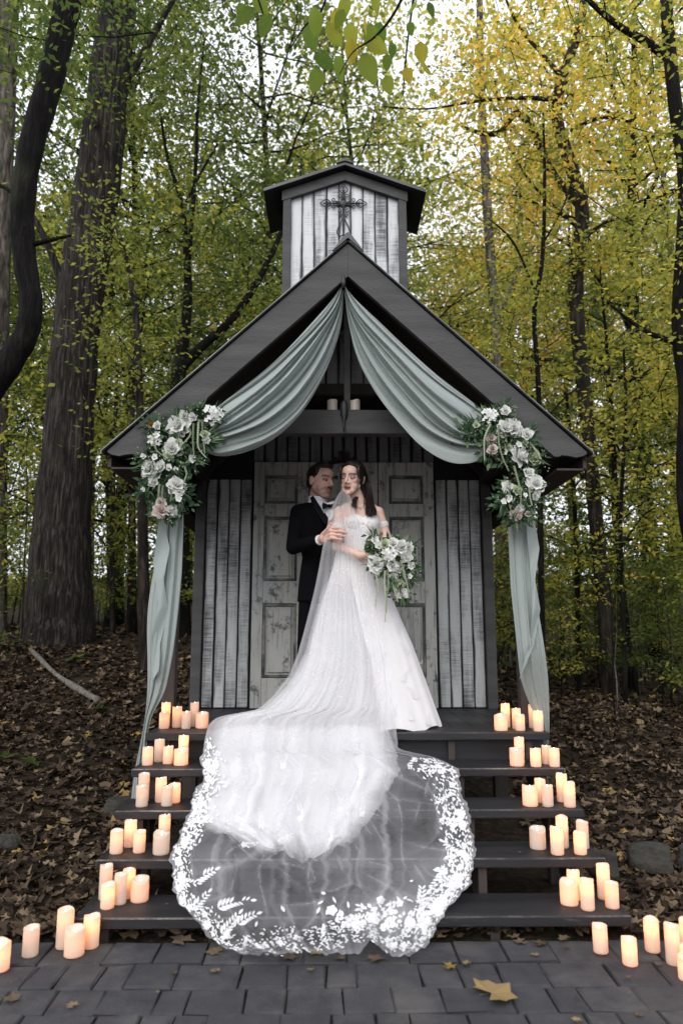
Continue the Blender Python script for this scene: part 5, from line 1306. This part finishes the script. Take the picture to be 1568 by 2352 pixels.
# ---------------------------------------------------------------- the trees one can tell apart
def px_path(pts, Y, n=None, ground=False):
    Q = [v3(at(a, b, Y)) for a, b, _ in pts]
    W = [w/2*np.dot(np.array(q)-CAM, _fw)/FPX for q, (_, _, w) in zip(Q, pts)]
    if ground:
        g = float(gz(Q[0].x, Q[0].y)) - .15
        if Q[0].z > g+.02: Q.insert(0, Vector((Q[0].x, Q[0].y, g))); W.insert(0, W[0]*1.15)
    k = n or len(Q)*5; P = catmull([(*q, w) for q, w in zip(Q, W)], k)
    return [Vector(p[:3]) for p in P], [max(float(p[3]), .002) for p in P]
def px_tree(name, label, Y, trunk, branches, crown, bark, leafm, seed, sides=14, leaf=.075, per=24, rad=.22, lump=.0):
    pr = random.Random(seed); P, W = px_path(trunk, Y, ground=True)
    if lump:
        W = [w*(1+lump*math.sin(i*1.7+seed)) for i, w in enumerate(W)]
    e = empty(name, (P[0].x, P[0].y, P[0].z), label, 'tree')
    mb = MB().tube(P, W, sides)
    if lump:      # uneven, fluted bark
        for i, q in enumerate(mb.v):
            k = i % sides; r_ = i//sides
            if r_ < len(P):
                c = P[r_]; f_ = 1 + lump*(math.sin(k*2.3+r_*.35)+.6*math.sin(k*4.1-r_*.6)); mb.v[i] = tuple(c + (Vector(q)-c)*f_)
    mb.build('trunk', MT[bark], e, True)
    for b_, Yb in branches:
        Pb, Wb = px_path(b_, Y if Yb is None else Yb); MB().tube(Pb, Wb, 7).build('limb', MT[bark], e, True)
    rr = np.random.default_rng(seed); C = []
    for (cx, cy, rx, ry, n, dy) in crown:
        a = rr.uniform(0, 6.28, n); q = np.sqrt(rr.random(n)); C.append(at(cx + rx*q*np.cos(a), cy + ry*q*np.sin(a), Y + rr.uniform(-dy, dy, n)))
    C = np.concatenate(C); m = MB()
    for c in C[::3]:
        d = Vector((pr.gauss(0, .3), pr.gauss(0, .3), pr.uniform(.0, .3))); m.tube([Vector(c), Vector(c) + d*.5 + Vector((0, 0, -.03)), Vector(c) + d], [.003, .005, .007], 3, False)
    m.build('twigs', MT['bark_dark'], e, True)['kind'] = 'stuff'
    V, F, v = sprays(C, rad, per, leaf, rr); link('crown', npmesh('crown', V, F, MT[leafm], v), e)
    return e
px_tree('leaning_tree', 'near black crooked leaning trunk rising beside the big furrowed tree', .9, [(-210,1800,130),(-190,1500,115),(-150,1150,98),(-60,950,66),(20,835,60),(62,765,54),(72,690,50),(58,600,50),(52,480,52),(74,330,54),(112,200,56),(140,80,56),(162,-20,56),(200,-240,46)], [([(80,560,14),(130,548,8),(165,540,5)], None), ([(60,470,12),(10,430,9),(-40,420,6)], None)], [(60,60,120,130,26,.6),(150,-120,200,120,40,.6)], 'bark_dark', 'leaf_green', 1, 20, .07, 22, .16, .035)
px_tree('oak_tree', 'massive straight grey furrowed trunk, the thickest in the woods', 4.6, [(128,1520,205),(133,1470,168),(138,1380,146),(143,1200,124),(158,1000,110),(172,800,102),(198,600,100),(228,400,98),(250,200,88),(272,0,78),(310,-300,60)], [([(160,700,24),(110,560,16),(60,470,10)], None), ([(250,260,22),(330,120,16),(420,-40,10)], None)], [(250,80,180,150,70,1.2),(140,260,90,110,16,1.0),(330,-150,300,180,90,1.5)], 'bark', 'leaf_green', 2, 22, .085, 24, .28, .03)
px_tree('pale_tree', 'pale grey straight trunk standing behind the crooked black trunk', 6.5, [(-10,1450,52),(-6,1100,44),(2,700,40),(10,400,40),(18,150,42),(26,-60,40),(40,-260,34)], [], [(40,60,110,150,50,1.0),(60,-160,200,120,40,1.2)], 'bark_pale', 'leaf_green', 3, 12, .09, 22, .3, .01)
px_tree('forked_tree', 'dark forked understory tree with a curving limb reaching toward the belfry', 5.6, [(420,1520,40),(416,1200,36),(408,950,34),(410,870,34),(422,780,26),(432,680,20),(428,580,15),(418,470,11),(385,360,8),(370,270,6)], [([(412,850,26),(460,800,22),(530,735,19),(590,650,16),(635,560,13),(665,480,8)], None), ([(430,640,14),(440,520,11),(450,380,9),(455,240,7),(470,90,5)], None), ([(424,560,10),(370,520,8),(300,500,6),(230,470,4)], None), ([(425,470,8),(460,400,6),(500,330,4)], None)], [(420,350,170,260,150,1.2),(330,620,110,180,60,1.0),(560,620,90,120,40,.9),(470,80,190,160,80,1.3),(380,830,60,80,14,.8)], 'bark_dark', 'leaf_green', 4, 10, .07, 22, .24)
px_tree('slender_tree', 'slender dark trunk rising just behind the groom side drape', 3.6, [(342,1640,36),(335,1500,32),(330,1350,28),(327,1150,22),(322,950,18),(312,720,15),(292,600,12),(260,500,8)], [([(326,1180,9),(300,1080,6),(270,1040,4)], None), ([(318,880,8),(290,800,5),(262,760,4)], None), ([(333,1420,9),(365,1350,6),(400,1310,4)], None)], [(300,720,90,140,44,.7),(290,950,70,120,20,.6),(260,520,80,120,30,.6)], 'bark_mid', 'leaf_olive', 5, 9, .07, 22, .2)
px_tree('maple_tree', 'dark twisting maple with a hooked limb and yellow orange leaves', 4.4, [(1398,1540,38),(1388,1400,34),(1368,1200,32),(1346,950,32),(1326,760,33),(1322,620,34),(1336,490,32),(1316,400,30),(1278,270,26),(1290,180,24),(1330,60,20),(1350,-90,16)], [([(1330,470,22),(1270,400,18),(1238,330,18),(1205,270,18),(1180,262,16),(1150,302,14),(1105,306,10),(1060,290,6)], None), ([(1285,230,14),(1200,225,9),(1100,232,7),(980,250,4),(880,245,3)], 4.0), ([(1300,190,14),(1250,130,9),(1190,60,7),(1150,-30,5)], None), ([(1310,300,10),(1380,270,8),(1450,280,5)], None), ([(1330,560,10),(1390,510,8),(1470,500,5),(1540,520,4)], None)], [(1300,120,260,190,210,1.2),(1150,200,170,180,90,1.0),(1440,330,150,140,80,1.0),(1250,430,120,110,34,.9)], 'bark_mid', 'leaf_orange', 6, 12, .085, 18, .27)
px_tree('edge_tree', 'mottled trunk with a thick descending limb at the yellow margin of the wood', 2.4, [(1720,1700,80),(1670,1480,64),(1612,1310,50),(1580,1180,44),(1574,1050,42),(1578,900,40),(1562,740,40),(1574,430,34),(1548,230,30),(1530,30,27),(1524,-160,24)], [([(1540,140,20),(1480,95,18),(1420,60,15),(1360,10,12),(1290,-60,8)], None), ([(1562,790,16),(1500,770,12),(1450,740,8),(1400,700,5)], None)], [(1470,60,150,120,70,.7),(1500,420,100,150,40,.6),(1540,640,80,160,36,.6)], 'bark_dark', 'leaf_yellow', 7, 14, .075, 16, .2)
px_tree('sapling', 'thin dark sapling stem beside the bride side drape', 3.4, [(1250,1700,16),(1244,1450,15),(1240,1200,14),(1236,900,12),(1226,720,11),(1244,600,10),(1250,420,8),(1246,260,5)], [([(1240,980,6),(1290,920,4),(1340,880,3)], None), ([(1232,680,6),(1180,560,5),(1120,500,3)], None), ([(1246,560,5),(1290,480,4),(1310,420,3)], None)], [(1220,600,110,170,52,.7),(1180,820,70,110,26,.6),(1260,360,90,110,30,.6)], 'bark_dark', 'leaf_olive', 8, 8, .065, 20, .19)
px_tree('pale_tree', 'pale bare trunk seen between the chapel wall and the bride side drape', 8.5, [(1158,1500,34),(1152,1300,30),(1146,1100,28),(1140,800,26),(1120,500,22),(1105,200,18),(1100,-60,14)], [([(1138,760,12),(1180,640,8),(1230,560,5)], None)], [(1100,300,150,240,80,1.4),(1060,620,120,160,60,1.2)], 'bark_pale', 'leaf_olive', 9, 9, .09, 22, .32)
px_tree('young_tree', 'young thin tree with lime yellow leaves beyond the rocks', 3.9, [(1436,1660,12),(1432,1450,11),(1424,1200,9),(1436,950,8),(1430,780,5)], [([(1430,1250,6),(1480,1180,4),(1530,1160,3)], None), ([(1430,1050,5),(1390,980,4),(1360,960,3)], None), ([(1432,900,5),(1490,850,4),(1540,850,3)], None)], [(1460,860,120,150,64,.7),(1500,1130,90,130,46,.6),(1360,1010,70,120,26,.6),(1440,1290,110,90,24,.5)], 'bark_dark', 'leaf_yellow', 10, 7, .075, 18, .2)
px_tree('young_tree', 'young green tree with layered leaves over the rocks', 5.2, [(1330,1600,14),(1326,1400,12),(1318,1150,10),(1300,900,8)], [([(1322,1280,6),(1380,1230,4),(1450,1220,3)], None), ([(1318,1120,5),(1370,1060,4),(1420,1050,3)], None)], [(1400,1120,150,180,80,.8),(1300,1300,120,110,36,.7),(1480,1340,110,110,34,.7)], 'bark_dark', 'leaf_green', 11, 7, .08, 20, .24)
px_tree('young_tree', 'young green tree in the gap between oak and slender trunk', 6.0, [(262,1560,16),(258,1300,13),(262,1050,10),(270,850,7)], [([(260,1280,6),(220,1220,4),(190,1200,3)], None), ([(262,1150,6),(310,1080,4),(350,1060,3)], None)], [(270,1050,90,190,64,.9),(240,1290,80,110,34,.8),(60,1150,90,200,50,1.0),(70,900,90,150,40,.9)], 'bark_mid', 'leaf_olive', 12, 7, .08, 20, .24)

# ---------------------------------------------------------------- overhanging branch with broad leaves
def f8(x, y): return ((560 + x/3.136)/1.0631, (y/3.136)/1.0631)
ob = empty('overhanging_branch', tuple(at(830, -80, -1.6)), 'overhanging branch of large backlit yellow green oval leaves', 'branch')
for pts in ([(760,-60,9),(740,20,6),(700,60,4),(668,110,3)], [(960,-80,9),(905,30,7),(860,85,5),(810,120,3),(780,170,2)], [(960,-80,8),(940,60,5),(930,150,4),(925,220,2)], [(560,-80,8),(590,-10,5),(610,50,3)]):
    P, W = px_path(pts, -1.6); MB().tube(P, W, 6).build('twig', MT['bark_dark'], ob, True)
BL = [(650,135,170,.35),(190,140,150,.0),(315,180,140,.2),(600,255,150,.25),(745,250,160,.6),(815,130,140,.85),(900,40,140,.5),(665,470,150,.05),(800,515,180,.45),(690,600,150,.3),(1025,500,180,.6),(925,360,150,.75),(1070,370,140,.65),(910,240,130,.5),(1160,240,155,.2),(1085,250,150,.4),(1045,170,110,.8),(1245,365,85,.2),(1210,455,95,.3),(1200,635,120,.55),(1455,560,130,.7),(1460,385,130,.75),(1350,560,100,.8),(1430,50,100,.15),(70,80,120,.3),(190,30,130,.4),(1095,10,110,.5),(880,130,115,.4),(1520,60,90,.1),(1380,200,80,.2)]
def big_leaf_mesh(v):
    V = []; F = []; n = 7
    for i in range(n):
        t = i/(n-1); w = .36*math.sin(math.pi*t**.8)**.8*(1-.25*t) + .004
        for k, q in enumerate((-1, -.5, 0, .5, 1)): V.append((q*w, -.05*abs(q)*1.0 + .10*t*t, -t + .02*math.sin(9*t+k)*abs(q)))
    for i in range(n-1):
        for k in range(4): F.append((i*5+k, i*5+k+1, (i+1)*5+k+1, (i+1)*5+k))
    me = mesh('leaf', V, F, MT['leaf_big'], True); a = me.attributes.new('v', 'FLOAT', 'FACE'); a.data.foreach_set('value', np.full(len(F), v, np.float32)); return me
orr = random.Random(3); blm = [big_leaf_mesh(q/7) for q in range(8)]
for X, Y, L, v in BL:
    a, b_ = f8(X, Y-L*.5); yy = -1.6 + orr.uniform(-.12, .12); p = at(a, b_, yy); s = L/3.136/1.0631*np.dot(p-CAM, _fw)/FPX
    o = link('leaf', blm[min(7, int(v*8))], ob, tuple(p)); s *= 1.3; o.scale = (s, s, s); o.rotation_euler = (orr.uniform(.25, .85), orr.gauss(0, .5), orr.gauss(0, .5))

# ================================================================== forest floor
rr = np.random.default_rng(51)
def litter(name, N, xs, ys, Ls, seed, label):
    rr = np.random.default_rng(seed); x = xs(rr, N); y = ys(rr, N); ok = ~((np.abs(x) < 1.15) & (y > -.75) & (y < 3.0)) & (y > pav_y - .02 + .05*np.sin(x*5) - .10*rr.random(N)**3); x, y = x[ok], y[ok]; n = len(x)
    z = np.maximum(gz(x, y), np.where(y < -1.0, PZ, -1)) + rr.uniform(.004, .03, n)
    a = rr.uniform(0, 6.28, n); d = np.stack([np.cos(a), np.sin(a), rr.normal(0, .22, n)], 1); nn = rr.normal(0, .35, (n, 3)) + np.array((0, 0, 1.0)); L = rr.uniform(*Ls, n)
    v = np.clip(rr.beta(1.5, 1.9, n), 0, 1)
    if name == 'leaf_litter':      # lobed, curled leaves
        t = d/np.linalg.norm(d, axis=1, keepdims=True); b_ = np.cross(nn, t); b_ /= np.linalg.norm(b_, axis=1, keepdims=True); n3 = np.cross(t, b_); K = 11
        an = np.radians(-150 + 300*np.arange(K)/(K-1)); base_r = np.where(np.arange(K) % 2 == 0, .55, .34); base_r[5] = .62; base_r[[0, 10]] = .4
        r_ = base_r[None]*rr.uniform(.75, 1.2, (n, K)); px_ = r_*np.cos(an)*L[:, None]*1.25; py_ = r_*np.sin(an)*L[:, None]*1.25*rr.uniform(.55, 1, (n, 1)); cu = rr.normal(.25, .45, (n, 1)); pz_ = cu*(py_**2)/L[:, None]*1.5 + rr.normal(0, .06, (n, K))*L[:, None] + .2*rr.normal(0, 1, (n, 1))*px_**2/L[:, None]
        c = np.stack([x, y, z + .01], 1); V = c[:, None] + px_[..., None]*t[:, None] + py_[..., None]*b_[:, None] + pz_[..., None]*n3[:, None]
        V = np.concatenate([c[:, None], V], 1); i0 = (np.arange(n)*(K+1))[:, None]; F = np.stack([np.stack([i0[:, 0], i0[:, 0]+k, i0[:, 0]+k+1], 1) for k in range(1, K)], 1).reshape(-1, 3); V = V.reshape(-1, 3); v = np.repeat(v, K-1)
    else:
        V, F = leaf_cloud(np.stack([x, y, z], 1), d, nn, L, L*rr.uniform(.5, .95, n), .16); v = np.repeat(v, 2)
    o = link(name, npmesh(name, V, F, MT['litter'], v)); tag(o, label, 'leaves', kind='stuff')
litter('leaf_litter', 24000, lambda r, n: r.uniform(-4.2, 4.2, n), lambda r, n: -1.05 + 5.5*r.random(n)**1.25, (.035, .085), 1, 'carpet of brown fallen leaves covering the forest floor')
litter('far_leaf_litter', 22000, lambda r, n: r.uniform(-11, 11, n), lambda r, n: 4.0 + 12*r.random(n), (.07, .14), 2, 'brown fallen leaves under the trees farther into the woods')
def lobed(seed, nl=5, inner=.30):
    pr = random.Random(seed); P = []; n = 2*nl+1
    for i in range(n):
        a = math.radians(-150 + 300*i/(n-1)) + math.pi/2; r = (.5 if i % 2 == 0 else inner)*pr.uniform(.85, 1.15)*(1.2 if i == nl else 1); P.append((r*math.cos(a), r*math.sin(a)))
    V = [(0, -.05, .0)] + [(x, y, .05*pr.uniform(-.3, 1)+.28*(x*x+y*y)*pr.uniform(.4, 1)) for x, y in P] + [(-.008, -.5, .05), (.008, -.5, .05)]
    F = [(0, i, i+1) for i in range(1, n)] + [(0, n+1, n+2)]
    return V, F
lobes = []
for s in range(5):
    for q in range(3):
        V, F = lobed(s); me = mesh('fallen_leaf', V, F, MT['litter']); a = me.attributes.new('v', 'FLOAT', 'FACE'); a.data.foreach_set('value', np.full(len(F), (.72, .84, .50)[q], np.float32)); lobes.append(me)
FLV = [(c3, *q) for q in ((310,1090,85),(735,1095,75),(620,1108,75),(980,1120,80),(1300,1152,60),(1375,1138,40),(710,1165,35),(835,1115,45),(300,1170,40),(165,1040,100),(1260,1025,60),(1220,1020,50))] + [(c4, *q) for q in ((1180,2010,50),(1455,1995,70),(80,2185,130),(490,2230,85),(355,2240,35),(1070,2140,30))] + [(c5, *q) for q in ((90,1945,65),(550,1890,60),(765,1835,40),(830,2180,45),(1175,2040,55),(1380,1950,55),(1250,2290,70),(830,2330,65),(400,1765,95),(580,1815,100),(745,1780,95),(455,1800,90),(30,1760,90))]
lr = random.Random(8)
for i, (cv, X, Y, w) in enumerate(FLV):
    k = 1.742 if cv is c3 else 2.768; p = atz(*cv(X, Y), PZ+.004); s = w/k/1.0631*np.dot(p-CAM, _fw)/FPX
    o = link('fallen_leaf', lr.choice(lobes), None, (p[0], p[1], PZ+.006)); o.scale = (s*1.1, s*1.1, s*1.1); o.rotation_euler = (lr.uniform(-.1, .1), lr.uniform(-.1, .1), lr.uniform(0, 6.28))
    tag(o, 'small dry brown leaf fallen on the grey pavers', 'leaf', 'dry leaves on the pavers')
for (cv, X, Y, lev, w, nm) in ((c5, 275, 875, 2, 26, 'second tread below the porch, bride side'), (c5, 445, 1195, 3, 30, 'third tread below the porch, bride side'), (c4, 1125, 1545, 4, 26, 'bottom tread, groom side'), (c4, 845, 1210, 3, 24, 'third tread below the porch, groom side'), (c5, 460, 1505, 4, 26, 'bottom tread, bride side'), (c4, 1290, 575, 1, 30, 'first tread below the porch, groom side')):
    zt = DECK-RI*lev; p = atz(*cv(X, Y), zt+.003); s = w/2.768/1.0631*np.dot(p-CAM, _fw)/FPX
    o = link('fallen_leaf', lr.choice(lobes), None, (p[0], p[1], zt+.004)); o.scale = (s, s, s); o.rotation_euler = (0, 0, lr.uniform(0, 6.28)); tag(o, 'tiny dry leaf on the ' + nm, 'leaf')
p = atz(*c5(265, 2150), PZ+.004); o = link('fallen_leaf', mesh('fallen_leaf', *lobed(2, 6, .42), MT['litter']), None, (p[0], p[1], PZ+.008)); a = o.data.attributes.new('v', 'FLOAT', 'FACE'); a.data.foreach_set('value', np.full(len(o.data.polygons), .80, np.float32))
o.scale = (.20, .13, .14); o.rotation_euler = (0, 0, R(-62)); tag(o, 'largest tan leaf lying on the pavers, broad and curled', 'leaf')
def rock(X, Y, w, h, y, label, seed):
    pr = random.Random(seed); p = at(X, Y, y); g = float(gz(p[0], p[1])); s = np.dot(p-CAM, _fw)/FPX; bm = bmesh.new(); bmesh.ops.create_icosphere(bm, subdivisions=4, radius=1)
    ph = [pr.uniform(0, 6) for _ in range(9)]
    for v in bm.verts:
        c = v.co; f = 1 + .16*math.sin(2.3*c.x+ph[0])*math.sin(2.1*c.y+ph[1]) + .12*math.sin(4.2*c.z+ph[2]+2*c.x) + .05*math.sin(9*c.x+ph[3])*math.sin(8*c.y+ph[4]) + .03*math.sin(17*c.z+ph[5]+9*c.y)
        q = c*f; q = Vector((max(min(q.x, .82), -.86), q.y, max(min(q.z, .72), -.8))); v.co = Vector((q.x*w/2*s*1.1, q.y*w/2*s*.8, q.z*h/2*s*1.3))
    me = bpy.data.meshes.new('rock'); bm.to_mesh(me); bm.free(); me.materials.append(MT['rock']); me.polygons.foreach_set('use_smooth', [True]*len(me.polygons))
    o = link('rock', me, None, (p[0], p[1], min(p[2], g+h/2*s*.75))); o.rotation_euler = (0, 0, pr.uniform(-.4, .4)); tag(o, label, 'rock')
rock(282, 1748, 70, 46, .55, 'rounded grey rock in the leaves beside the first tread', 1)
rock(18, 1940, 62, 44, .0, 'mossy rock half buried in leaves far from the stairs', 2)
rock(1375, 1920, 80, 70, -.35, 'pointed grey rock touching the third tread on the bride side', 3)
rock(1490, 1952, 100, 74, -.25, 'flat topped mossy rock next to the pointed one', 4)
rock(1590, 1975, 80, 64, -.2, 'dark blocky rock at the end of the rock row', 5)
fb_ = catmull([at(70, 1488, 3.9), at(130, 1510, 3.2), at(190, 1530, 2.7), at(228, 1556, 2.4)], 16)
for q in fb_: q[2] = float(gz(q[0], q[1])) + .05
o = MB().tube([tuple(q) for q in fb_], [.022+.016*math.sin(i*.9)*.3+.001*i for i in range(16)], 9).build('fallen_branch', MT['deadwood'], None, True); tag(o, 'pale broken branch lying on leaves in front of the oak', 'branch')
for (X, Y, y, s, n, lab) in ((170, 1480, 3.6, .16, 9, 'small dark fern tuft at the foot of the oak'), (15, 1720, 1.1, .10, 7, 'bright green seedling among the fallen leaves'), (78, 1770, 1.0, .13, 8, 'dark broad leaf plant among the fallen leaves'), (236, 1590, 2.2, .10, 8, 'small light green plant beside the fallen branch')):
    p = at(X, Y, y); g = float(gz(p[0], p[1])); rr = np.random.default_rng(int(X)); a = rr.uniform(0, 6.28, n); e = empty('ground_plant', (p[0], p[1], g), lab, 'plant')
    st_ = MB().tube([(p[0], p[1], g-.02), (p[0], p[1], g+s*.5)], [.004, .002], 5).build('stem', MT['fern'], e)
    V, F = leaf_cloud(np.repeat([[p[0], p[1], g+s*.5]], n, 0), np.stack([np.cos(a), np.sin(a), rr.uniform(-.1, .5, n)], 1), np.tile((0, 0, 1.0), (n, 1)), rr.uniform(.7, 1.2, n)*s, rr.uniform(.35, .5, n)*s, .1)
    link('foliage', npmesh('foliage', V, F, MT['leaf_green'], np.repeat(rr.uniform(0, .6, n), 2)), e)
